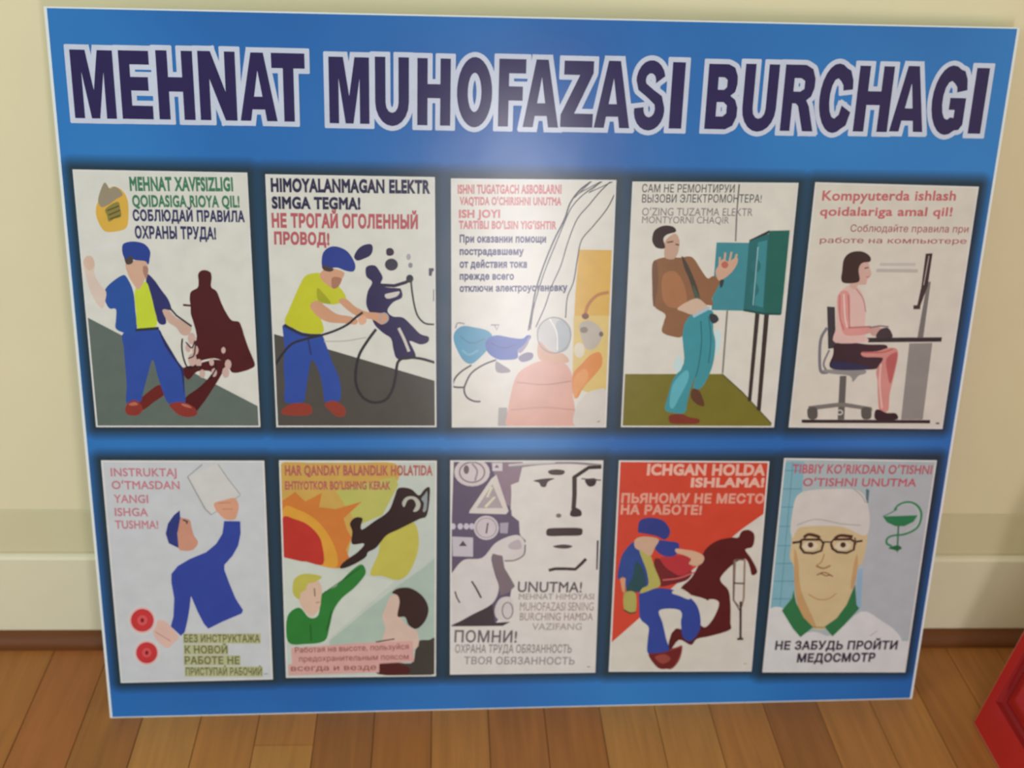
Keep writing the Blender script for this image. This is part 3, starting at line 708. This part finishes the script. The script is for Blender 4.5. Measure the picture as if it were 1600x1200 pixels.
a.line('#4a302c', 7, [(528, 955), (570, 948), (620, 940)]); a.done('printed_listening_man')
a.poly('#d3a39c', [(110, 985), (440, 960), (710, 950), (716, 1052), (545, 1062), (545, 1105), (330, 1112), (100, 1120), (95, 1068), (115, 1060)])
a.text('#8a4a46', 'Работая на высоте, пользуйся', 130, 1008, 690, 990, 26, .01)
a.text('#8a4a46', 'предохранительным поясом', 150, 1052, 690, 1040, 26, .01)
a.text('#8a4a46', 'всегда и везде', 110, 1098, 530, 1092, 26, .01); a.done('printed_pink_caption')

a.finish()
# ---- poster 8
a = Art(poster(7, '#dad5ce'), 690, 700, 3.157)
a.poly('#5b5068', [(60, 66), (400, 66), (398, 110), (380, 165), (345, 180), (340, 300), (382, 360), (385, 420), (415, 450), (410, 480), (300, 560), (280, 640), (345, 690), (330, 780), (260, 870), (46, 872), (46, 600), (50, 350)])
a.poly('#3a3036', [(46, 868), (120, 840), (250, 765), (262, 860), (340, 855), (300, 876), (46, 878)])
a.poly('#8f7a88', [(240, 66), (400, 66), (385, 160), (342, 180), (338, 290), (300, 260)]); a.done('printed_dark_ground')
a.ell('#cfc4c4', 150, 118, 88, 70); a.ring('#7a6a76', 150, 118, 62, 50, 7); a.ell('#6a5a64', 122, 105, 14, 22, 10); a.line('#8f8490', 9, [(150, 75), (175, 110), (165, 160)], True)
a.poly('#d0c8cc', [(250, 72), (300, 72), (300, 112), (250, 112)]); a.poly('#6a6072', [(272, 80), (284, 96), (260, 96)])
a.poly('#d6cec6', [(245, 150), (270, 130), (330, 310), (318, 325), (135, 320), (140, 305)])
a.poly('#a89ca0', [(250, 178), (302, 295), (172, 295)]); a.line('#d6d4b8', 14, [(248, 190), (225, 240), (262, 240), (215, 290)])
a.ell('#cbc0c4', 220, 392, 62, 60); a.line('#4a4048', 8, [(228, 368), (220, 420)]); a.ring('#8c808c', 220, 392, 50, 48, 4)
a.poly('#a89eac', [(288, 368), (330, 366), (325, 420), (288, 418)])
for x_ in (42, 78, 108, 135): a.ell('#c6bfcc', x_+14, 385, 14, 16, 8)
a.poly('#c2bcc4', [(52, 435), (155, 440), (155, 535), (55, 532)]); a.poly('#4e4650', [(105, 455), (125, 482), (85, 482)])
a.done('printed_safety_signs')
a.poly('#dad5ce', [(400, 80), (798, 100), (790, 560), (775, 640), (400, 620), (310, 600), (312, 560), (415, 500), (415, 455), (388, 430), (388, 365), (345, 330), (342, 180), (380, 165)])
a.line('#8a828a', 12, [(330, 100), (400, 88), (500, 76), (640, 72), (795, 84)], True)
a.line('#c9c2c0', 12, [(330, 84), (430, 76), (560, 68)], True)
a.blob('#4a3c3c', [(525, 112), (560, 104), (605, 110), (595, 130), (540, 130)])
a.blob('#4a3f42', [(452, 160), (500, 150), (556, 148), (525, 165), (512, 190), (490, 188), (480, 170)])
a.line('#2e2422', 20, [(795, 92), (725, 95), (700, 112), (650, 145)]); a.line('#3a2e2c', 24, [(655, 140), (655, 230), (650, 300)])
a.blob('#33282a', [(632, 325), (650, 292), (685, 305), (688, 332), (650, 338)]); a.ell('#7a6a66', 577, 332, 14, 11, 8)
a.blob('#33282a', [(706, 158), (735, 148), (762, 152), (755, 182), (725, 188)]); a.line('#4a3e3e', 7, [(690, 150), (795, 158)])
a.blob('#3c2e30', [(516, 410), (530, 395), (600, 392), (685, 394), (694, 415), (680, 430), (600, 432), (525, 432)])
a.blob('#4a3c3e', [(550, 482), (600, 474), (645, 482), (620, 494), (570, 492)])
a.line('#33282a', 18, [(528, 602), (560, 594), (600, 594), (660, 596), (690, 568), (712, 545)])
a.poly('#2e2830', [(765, 455), (784, 452), (776, 600), (762, 598)]); a.done('printed_face')
a.blob('#d4cdca', [(55, 610), (110, 550), (200, 540), (262, 470), (330, 435), (382, 430), (412, 470), (400, 530), (350, 552), (310, 560), (262, 520), (245, 545), (262, 620), (282, 690), (250, 765), (150, 820), (70, 862), (46, 850), (46, 640)])
a.blob('#b8acb0', [(335, 470), (380, 450), (395, 490), (360, 500), (330, 490)])
a.line('#6a5a5e', 7, [(310, 555), (360, 552), (405, 525), (412, 475)], True)
a.poly('#77686e', [(250, 520), (300, 530), (310, 590), (340, 640), (362, 680), (330, 712), (290, 725), (278, 650), (250, 580)])
a.blob('#d0c8c6', [(262, 790), (290, 740), (340, 735), (355, 780), (345, 830), (310, 855), (270, 835)]); a.ring('#7a6c70', 325, 800, 26, 40, 6)
a.line('#3e3338', 10, [(148, 655), (170, 690), (195, 738)], True); a.line('#3e3338', 8, [(66, 705), (75, 735), (90, 762)], True); a.done('printed_fist')
a.text('#5a5258', 'UNUTMA!', 374, 708, 690, 710, 50, .02)
a.text('#9a8c8a', 'MEHNAT HIMOYASI', 380, 745, 750, 745, 28, .012)
a.text('#a08c86', 'MUHOFAZASI SENING', 385, 800, 748, 800, 40, .01)
a.text('#9c8882', 'BURCHING HAMDA', 385, 848, 745, 848, 36, .012)
a.text('#a39894', 'VAZIFANG', 445, 895, 690, 895, 32, .012)
a.text('#6a6266', 'ПОМНИ!', 62, 955, 370, 957, 54, .025)
a.text('#877e80', 'ОХРАНА ТРУДА ОБЯЗАННОСТЬ', 66, 1008, 640, 1008, 38, .02)
a.text('#8f8788', 'ТВОЯ ОБЯЗАННОСТЬ', 110, 1064, 655, 1066, 34, .02)
a.line('#77706e', 6, [(718, 1078), (732, 1078)]); a.done('printed_lettering')

a.finish()
# ---- poster 9
a = Art(poster(8, '#d3cfc2'), 940, 700, 3.157)
a.poly('#cc4430', [(88, 66), (822, 70), (805, 318), (690, 400), (400, 640), (160, 860), (48, 958)])
a.done('printed_red_ground')
a.text('#e3b3a2', 'ICHGAN HOLDA', 222, 130, 805, 132, 50, .045)
a.text('#e3b3a2', 'ISHLAMA!', 438, 190, 800, 190, 42, .045)
a.text('#dd9f8c', 'ПЬЯНОМУ НЕ МЕСТО', 95, 268, 800, 270, 42, .04)
a.text('#dd9f8c', 'НА РАБОТЕ!', 92, 324, 492, 326, 42, .04); a.done('printed_lettering')
a.blob('#54171c', [(672, 440), (690, 410), (722, 402), (750, 420), (752, 460), (740, 488), (708, 500), (735, 540), (762, 590), (765, 615), (740, 625), (728, 580), (705, 545), (650, 570), (590, 630), (590, 660), (625, 700), (635, 770), (635, 860), (632, 895), (540, 925), (470, 940), (440, 970), (380, 945), (330, 1010), (330, 960), (360, 890), (430, 900), (490, 870), (530, 760), (430, 720), (390, 690), (440, 640), (480, 570), (510, 500), (570, 455), (640, 440)])
a.blob('#d3cfc2', [(485, 830), (500, 790), (530, 745), (578, 760), (555, 830), (515, 880), (488, 870)])
a.blob('#8a3a34', [(330, 1000), (372, 980), (398, 975), (385, 1040), (350, 1085), (320, 1080)]); a.done('printed_shadow_figure')
a.line('#8c7466', 10, [(658, 550), (650, 750), (675, 780)]); a.line('#8c7466', 10, [(705, 550), (700, 740), (690, 780)])
a.line('#5c3430', 9, [(652, 665), (705, 667)]); a.line('#6a5248', 9, [(660, 548), (704, 550)]); a.line('#3a2a2a', 13, [(685, 755), (684, 940)]); a.line('#3a2a2a', 14, [(668, 940), (698, 940)])
a.line('#5a4a44', 6, [(650, 550), (648, 745), (680, 800)]); a.done('printed_crutch')
a.blob('#6e2228', [(262, 545), (320, 560), (400, 580), (445, 610), (420, 650), (350, 670), (290, 680), (262, 640)])
a.blob('#b2323a', [(290, 540), (340, 530), (410, 528), (440, 545), (442, 600), (390, 628), (340, 605), (305, 575)])
a.line('#c86464', 9, [(300, 650), (380, 640), (460, 610)], True)
a.blob('#2a4494', [(190, 710), (270, 690), (360, 700), (440, 740), (480, 800), (485, 890), (440, 950), (400, 930), (390, 860), (385, 798), (285, 798), (300, 860), (318, 940), (330, 1000), (262, 1020), (225, 1005), (228, 930), (230, 880), (190, 840), (185, 770)])
a.blob('#d3cfc2', [(285, 800), (386, 800), (385, 860), (322, 925), (302, 860)])
a.blob('#cfc9bc', [(345, 712), (385, 690), (438, 722), (430, 745), (385, 728)])
a.blob('#2a488c', [(110, 510), (165, 460), (215, 530), (250, 600), (262, 660), (215, 700), (170, 710), (120, 690), (110, 650), (78, 640), (90, 560)])
a.blob('#204a52', [(170, 560), (205, 600), (215, 680), (160, 712), (120, 700), (150, 640)])
a.blob('#2a3f8a', [(275, 455), (330, 458), (380, 470), (372, 520), (330, 535), (285, 520), (262, 490)])
a.blob('#b3ad5c', [(185, 500), (230, 510), (262, 590), (290, 670), (250, 695), (190, 715), (200, 690), (230, 670), (220, 600)])
a.blob('#c9a68c', [(165, 450), (210, 435), (280, 448), (262, 490), (240, 530), (205, 510), (165, 490)])
a.blob('#283a80', [(178, 400), (190, 355), (240, 342), (300, 355), (332, 392), (335, 425), (310, 450), (270, 432), (210, 420), (182, 415)])
a.blob('#d0a98c', [(365, 495), (410, 500), (460, 508), (502, 530), (500, 560), (470, 580), (430, 570), (440, 545), (400, 525), (368, 515)])
a.blob('#a9754f', [(112, 640), (120, 720), (108, 720), (95, 645)]); a.poly('#cf9a78', [(90, 640), (118, 640), (112, 715), (100, 700)])
a.blob('#aaa65a', [(112, 715), (165, 712), (168, 800), (135, 812), (110, 790)]); a.line('#33402c', 8, [(108, 796), (140, 812), (168, 808)], True)
a.blob('#6c1f22', [(230, 1015), (270, 1010), (330, 1000), (392, 985), (375, 1040), (345, 1080), (290, 1088), (255, 1060)])
a.blob('#94443c', [(262, 1030), (310, 1015), (340, 1040), (300, 1062)]); a.line('#a8a094', 6, [(700, 1062), (716, 1062)]); a.done('printed_worker')

a.finish()
# ---- poster 10
a = Art(poster(9, '#a9b8b8'), 1180, 700, 3.157)
a.poly('#7fb0bc', [(150, 66), (240, 66), (215, 500), (190, 780), (66, 805), (90, 600), (110, 380)])
for y_ in (110, 200, 290, 385, 480, 568, 655, 742):
    a.line('#55909e', 5, [(150-y_*.09, y_), (235-y_*.05, y_)])
a.line('#55909e', 4, [(185, 70), (120, 790)]); a.done('printed_tiled_wall')
a.poly('#b0b6b8', [(570, 200), (880, 130), (865, 260), (770, 930), (540, 900), (490, 700)]); a.poly('#8fb2c8', [(505, 600), (530, 590), (520, 790), (490, 800)])
a.poly('#53707c', [(545, 200), (562, 205), (556, 270), (545, 275)]); a.done('printed_grey_wall')
a.text('#b8606c', 'TIBBIY KOʻRIKDAN OʻTISHNI', 180, 122, 868, 127, 42, .035)
a.text('#b8606c', 'OʻTISHNI UNUTMA', 232, 186, 792, 188, 38, .03); a.done('printed_lettering')
a.blob('#cdb98c', [(188, 380), (350, 370), (480, 385), (548, 400), (548, 470), (530, 560), (500, 590), (480, 690), (450, 770), (400, 840), (345, 890), (290, 890), (235, 835), (205, 760), (192, 660), (188, 580), (170, 540), (178, 450)])
a.blob('#c29c6a', [(192, 500), (212, 560), (225, 700), (300, 880), (235, 835), (205, 760), (192, 660)]); a.blob('#c29c6a', [(500, 520), (480, 600), (470, 690), (485, 680), (505, 590)])
a.blob('#d0ccc4', [(172, 400), (185, 300), (205, 235), (262, 208), (400, 200), (500, 206), (540, 240), (562, 320), (560, 400), (530, 430), (440, 390), (340, 382), (230, 388), (200, 410), (185, 440)])
a.line('#b3b0a2', 7, [(205, 378), (300, 350), (420, 372), (520, 380)], True); a.line('#a8a8a4', 6, [(470, 190), (520, 230), (545, 270)], True)
a.line('#4a2e22', 18, [(238, 440), (262, 425), (300, 432), (318, 442)], True); a.line('#4a2e22', 18, [(390, 445), (420, 430), (480, 436)], True)
a.blob('#d9cdb0', [(232, 480), (270, 458), (310, 476), (290, 500), (250, 500)]); a.blob('#d9cdb0', [(392, 480), (430, 458), (470, 476), (450, 500), (410, 500)])
a.ell('#4a3020', 272, 476, 14, 14, 12); a.ell('#4a3020', 432, 476, 14, 14, 12)
a.line('#3c2c28', 14, [(182, 466), (215, 462), (232, 450), (320, 450), (335, 468), (325, 505), (285, 518), (240, 514), (222, 490), (226, 455)])
a.line('#3c2c28', 14, [(372, 468), (385, 450), (470, 448), (490, 462), (485, 500), (450, 516), (405, 512), (380, 495), (372, 468)])
a.line('#3c2c28', 9, [(335, 462), (372, 462)]); a.line('#3c2c28', 12, [(488, 462), (528, 456)]); a.line('#5a4434', 9, [(490, 440), (495, 475)])
a.line('#a87848', 6, [(340, 520), (325, 560), (300, 578)], True); a.line('#8a5c34', 8, [(300, 580), (335, 592), (370, 578)], True)
a.line('#94604a', 7, [(302, 625), (340, 612), (382, 632)], True); a.line('#7a4a3a', 6, [(318, 615), (348, 628), (368, 625)], True)
a.line('#b07c4c', 5, [(262, 720), (310, 745), (360, 742), (400, 715)], True); a.done('printed_doctor_face')
a.blob('#d4d5d2', [(60, 805), (140, 790), (215, 900), (300, 905), (380, 920), (520, 805), (620, 850), (690, 900), (725, 960), (735, 1100), (400, 1103), (42, 1100), (48, 950)])
a.poly('#d4d5d2', [(40, 950), (770, 950), (738, 1103), (38, 1103)])
a.poly('#2b7446', [(188, 700), (200, 760), (238, 835), (285, 882), (222, 932), (185, 890), (130, 800), (180, 740)])
a.poly('#2b7446', [(492, 670), (498, 770), (512, 790), (440, 870), (380, 928), (340, 880), (400, 838), (450, 770)])
a.line('#7d6a3a', 5, [(285, 882), (340, 884)]); a.line('#a9a5a2', 5, [(565, 925), (600, 900)]); a.done('printed_white_coat')
a.poly('#217a4c', [(628, 336), (800, 330), (780, 362), (735, 384), (690, 384), (648, 365)]); a.line('#1d6842', 9, [(705, 384), (700, 490)])
a.blob('#1d6842', [(655, 492), (700, 478), (722, 492), (704, 505), (700, 520), (694, 505)])
a.line('#2c8254', 12, [(685, 305), (705, 280), (750, 265), (795, 280), (818, 320), (808, 375), (780, 405), (730, 425), (680, 430), (650, 445), (648, 470), (672, 482)], True)
a.line('#b5cdbd', 4, [(720, 278), (770, 274), (800, 310), (800, 370), (740, 412)], True)
a.line('#2c8254', 6, [(628, 336), (660, 322), (700, 300)], True); a.done('printed_bowl_and_snake')
a.text('#352f42', 'НЕ ЗАБУДЬ ПРОЙТИ', 95, 992, 698, 990, 38, .04)
a.text('#352f42', 'МЕДОСМОТР', 203, 1054, 588, 1050, 38, .045); a.done('printed_dark_lettering')

a.finish()

# ------------------------------------------------------------------ title letters (own heavy condensed alphabet)
def arc(cx, cy, rx, ry, a0, a1, n=8):
    return [(cx+rx*math.cos(math.radians(a0+(a1-a0)*i/n)), cy+ry*math.sin(math.radians(a0+(a1-a0)*i/n))) for i in range(n+1)]
s_ = .31; bh = .19
G = {
 'M': [[(0, 0), (0, 1), (.36, 1), (.5, .42), (.64, 1), (1, 1), (1, 0), (.76, 0), (.76, .68), (.6, 0), (.4, 0), (.24, .68), (.24, 0)]],
 'E': [[(0, 0), (0, 1), (.96, 1), (.96, .8), (.34, .8), (.34, .62), (.9, .62), (.9, .42), (.34, .42), (.34, .2), (1, .2), (1, 0)]],
 'H': [[(0, 0), (0, 1), (s_, 1), (s_, .62), (1-s_, .62), (1-s_, 1), (1, 1), (1, 0), (1-s_, 0), (1-s_, .41), (s_, .41), (s_, 0)]],
 'N': [[(0, 0), (0, 1), (.34, 1), (.71, .42), (.71, 1), (1, 1), (1, 0), (.68, 0), (.29, .6), (.29, 0)]],
 'A': [[(-.04, 0), (.32, 1), (.68, 1), (1.04, 0), (.73, 0), (.68, .17), (.32, .17), (.27, 0)], [(.38, .36), (.62, .36), (.5, .74)]],
 'T': [[(.34, 0), (.34, .78), (0, .78), (0, 1), (1, 1), (1, .78), (.66, .78), (.66, 0)]],
 'U': [[(0, 1), (0, .36)]+arc(.5, .34, .5, .36, 180, 360, 10)+[(1, 1), (.69, 1), (.69, .36)]+arc(.5, .33, .19, .15, 0, -180, 6)+[(.31, 1)]],
 'O': [arc(.5, .5, .52, .52, 0, 348, 28), arc(.5, .5, .2, .29, 0, 342, 18)],
 'F': [[(0, 0), (0, 1), (1, 1), (1, .79), (.38, .79), (.38, .6), (.9, .6), (.9, .39), (.38, .39), (.38, 0)]],
 'Z': [[(0, 0), (0, .19), (.55, .79), (.06, .79), (.06, 1), (.96, 1), (.96, .82), (.42, .21), (1, .21), (1, 0)]],
 'S': [[(.02, .31), (.32, .33)]+arc(.5, .3, .18, .12, 180, 360, 6)+[(.66, .37), (.4, .48), (.12, .58), (.04, .72)]+arc(.5, .73, .46, .29, 170, 12, 9)+[(.66, .68)]+arc(.5, .73, .16, .1, 0, 180, 5)+[(.36, .68), (.6, .59), (.88, .5), (.98, .33)]+arc(.5, .28, .49, .3, 0, -174, 10)],
 'I': [[(0, 0), (0, 1), (1, 1), (1, 0)]],
 'B': [[(0, 0), (0, 1), (.62, 1), (.82, .95), (.92, .82), (.93, .7), (.88, .58), (.74, .52), (.9, .46), (.99, .34), (.99, .2), (.88, .06), (.66, 0)],
       [(.33, .8), (.33, .61), (.52, .61), (.61, .65), (.61, .76), (.52, .8)], [(.33, .42), (.33, .2), (.54, .2), (.65, .25), (.65, .37), (.54, .42)]],
 'R': [[(0, 0), (0, 1), (.64, 1), (.86, .94), (.96, .8), (.96, .66), (.88, .53), (.74, .47), (.84, .38), (1.04, 0), (.7, 0), (.5, .38), (.42, .42), (.31, .42), (.31, 0)],
       [(.31, .8), (.31, .6), (.52, .6), (.64, .64), (.64, .76), (.52, .8)]],
 'C': [[(1, .64), (.98, .78), (.88, .92)]+arc(.5, .5, .52, .52, 60, 300, 16)+[(.9, .1), (1, .3), (.7, .4), (.64, .26)]+arc(.5, .5, .2, .3, 300, 60, 9)+[(.68, .7), (.7, .62)]],
 'G': [[(1, .66), (.96, .82), (.86, .94)]+arc(.5, .5, .52, .52, 62, 300, 16)+[(.9, .06), (1, .14), (1, .54), (.52, .54), (.52, .36), (.7, .36), (.7, .24)]+arc(.5, .5, .2, .29, 300, 60, 9)+[(.68, .7), (.7, .62)]],
}
TITLE = [  # letter, x0, x1 at mid height, y top, y bottom (photograph pixels)
 ('M', 113, 179, 78, 185), ('E', 188, 237, 79, 186), ('H', 246, 303, 79, 187), ('N', 311, 369, 80, 188), ('A', 376, 430, 82, 189), ('T', 425, 477, 83, 190),
 ('M', 514, 577, 89, 193), ('U', 586, 639, 89, 195), ('H', 652, 704, 91, 196), ('O', 715, 768, 91, 197), ('F', 779, 821, 92, 198), ('A', 820, 872, 93, 199), ('Z', 877, 928, 95, 199), ('A', 932, 984, 95, 200), ('S', 991, 1040, 96, 202), ('I', 1048, 1068, 97, 201),
 ('B', 1104, 1154, 100, 202), ('U', 1161, 1214, 100, 204), ('R', 1223, 1273, 101, 205), ('C', 1281, 1331, 101, 206), ('H', 1338, 1392, 103, 206), ('A', 1397, 1446, 103, 206), ('G', 1457, 1509, 104, 209), ('I', 1519, 1539, 106, 209)]
m_out = ink('#c8cfe0'); m_let = ink('#261a50')
OUT = .0060
outl, lets = [], []
for k, (ch, x0, x1, yt, yb) in enumerate(TITLE):
    ym = (yt+yb)/2; A_ = P(x0, ym); B_ = P(x1, ym); T_ = P((x0+x1)/2, yt); Bo = P((x0+x1)/2, yb)
    fx = lambda p: (A_[0]+(B_[0]-A_[0])*p[0], Bo[1]+(T_[1]-Bo[1])*p[1])
    loops = [[fx(p) for p in lp] for lp in G[ch]]
    flat = [p for lp in loops for p in lp]
    tris = tessellate_polygon([[Vector((p[0], p[1], 0)) for p in lp] for lp in loops])
    for t in tris:
        pts = [flat[i] for i in t]; lets.append((pts, [(0, 1, 2)], (k, 1))); outl.append((pts, [(0, 1, 2)], (k, 0)))
    for lp in loops:                                   # white outline: the glyph fattened edge by edge
        n = len(lp)
        for i in range(n):
            p, q, r0, r1 = Vector(lp[i]), Vector(lp[(i+1) % n]), Vector(lp[i-1]), Vector(lp[(i+2) % n])
            d = q-p
            if d.length < 1e-6: continue
            d.normalize()
            def sharp(u, v):
                if u.length < 1e-6 or v.length < 1e-6: return 0
                return .88 if abs(u.angle(v)) > .9 else .0
            e0 = sharp(p-r0, q-p); e1 = sharp(q-p, r1-q); nn = Vector((-d.y, d.x))*OUT
            a0 = p-d*OUT*e0; a1 = q+d*OUT*e1
            outl.append(([tuple(w_) for w_ in (a0-nn, a1-nn, a1+nn, a0+nn)], [(0, 1, 2, 3)], (k, 0)))
            outl.append(([(p.x+OUT*math.cos(j*math.pi/4), p.y+OUT*math.sin(j*math.pi/4)) for j in range(8)], [tuple(range(8))], (k, 0)))
res = flatten(outl+lets)
for k in range(len(TITLE)):
    v, f, _ = res[(k, 1)]
    o = link('title_letter', mesh('title_letter', [(x, y, .0006) for x, y in v], f, [m_let]), board)
    v, f, _ = res[(k, 0)]
    link('letter_outline', mesh('letter_outline', [(x, y, .0006) for x, y in v], f, [m_out]), o)

# ------------------------------------------------------------------ red panel leaning at the right
c0 = on_floor(1517, 1129)                       # its far lower corner
def rl_err(bb):
    n = Vector((math.cos(bb), 0, -math.sin(bb)))
    r = ray(1597, 985); t = (c0-CAM).dot(n)/r.dot(n); q = CAM+r*t
    return abs(q.y-c0.y), q
RB = min((rl_err(math.radians(i*.5))[0], i*.5) for i in range(0, 130))[1]
RB = math.radians(RB)
red = bpy.data.objects.new('red_panel', None); COL.objects.link(red)
red['label'] = 'red panel with a raised border, leaning right of the blue board'
red['category'] = 'panel'
u = Vector((0, -1, 0)); v = Vector((math.sin(RB), 0, math.cos(RB))); nn = u.cross(v)
if nn.x > 0: nn = -nn
Mr = Matrix((u, v, nn)).transposed().to_4x4(); Mr.translation = c0
red.matrix_world = Mr
m_red = plain('glossy_red_paint', '#b8241f', .3, 12, .08); m_redl = plain('pale_red_edge', '#d8866a', .45, 40, .1)  # rim coloured a paler red than the panel face
LW = .75; LH = min(.80, (XR-.03-c0.x)/max(.05, math.sin(RB)))
def loopr(d, z):
    e = d+.040 if d > .01 else d
    return [(d, e, z), (LW-d, e, z), (LW-d, LH-e, z), (d, LH-e, z)]
rings = [loopr(0, -.022), loopr(0, -.004), loopr(.006, 0), loopr(.0245, 0), loopr(.027, -.007), loopr(.033, -.009), loopr(.037, -.008), loopr(.060, .004), loopr(.064, .005)]
V = [p for r_ in rings for p in r_]; Fs = []; I = []
for k in range(len(rings)-1):
    for j in range(4):
        Fs.append((k*4+j, k*4+(j+1) % 4, (k+1)*4+(j+1) % 4, (k+1)*4+j)); I.append(1 if k <= 1 else 0)
Fs.append(tuple(len(V)-4+j for j in range(4))); I.append(0); Fs.append((3, 2, 1, 0)); I.append(0)
nb = 2*4+4
def part(name, ks, m, cap=None, back=False, label=None):
    vs = [p for k in range(ks[0], ks[1]+1) for p in rings[k]]; fs = []
    for k in range(ks[1]-ks[0]):
        for j in range(4): fs.append((k*4+j, k*4+(j+1) % 4, (k+1)*4+(j+1) % 4, (k+1)*4+j))
    if cap: fs.append(tuple(len(vs)-4+j for j in range(4)))
    if back: fs.append((3, 2, 1, 0))
    return link(name, mesh(name, vs, fs, [m]), red, label)
part('rim', (0, 2), m_redl, back=True, label='thin pale edge')
part('border', (2, 3), m_red)
part('groove', (3, 6), plain('dark_red_groove', '#8e1513', .5, 12, .08))  # groove coloured a darker red than the border and centre
part('centre_panel', (6, 8), m_red, cap=True)
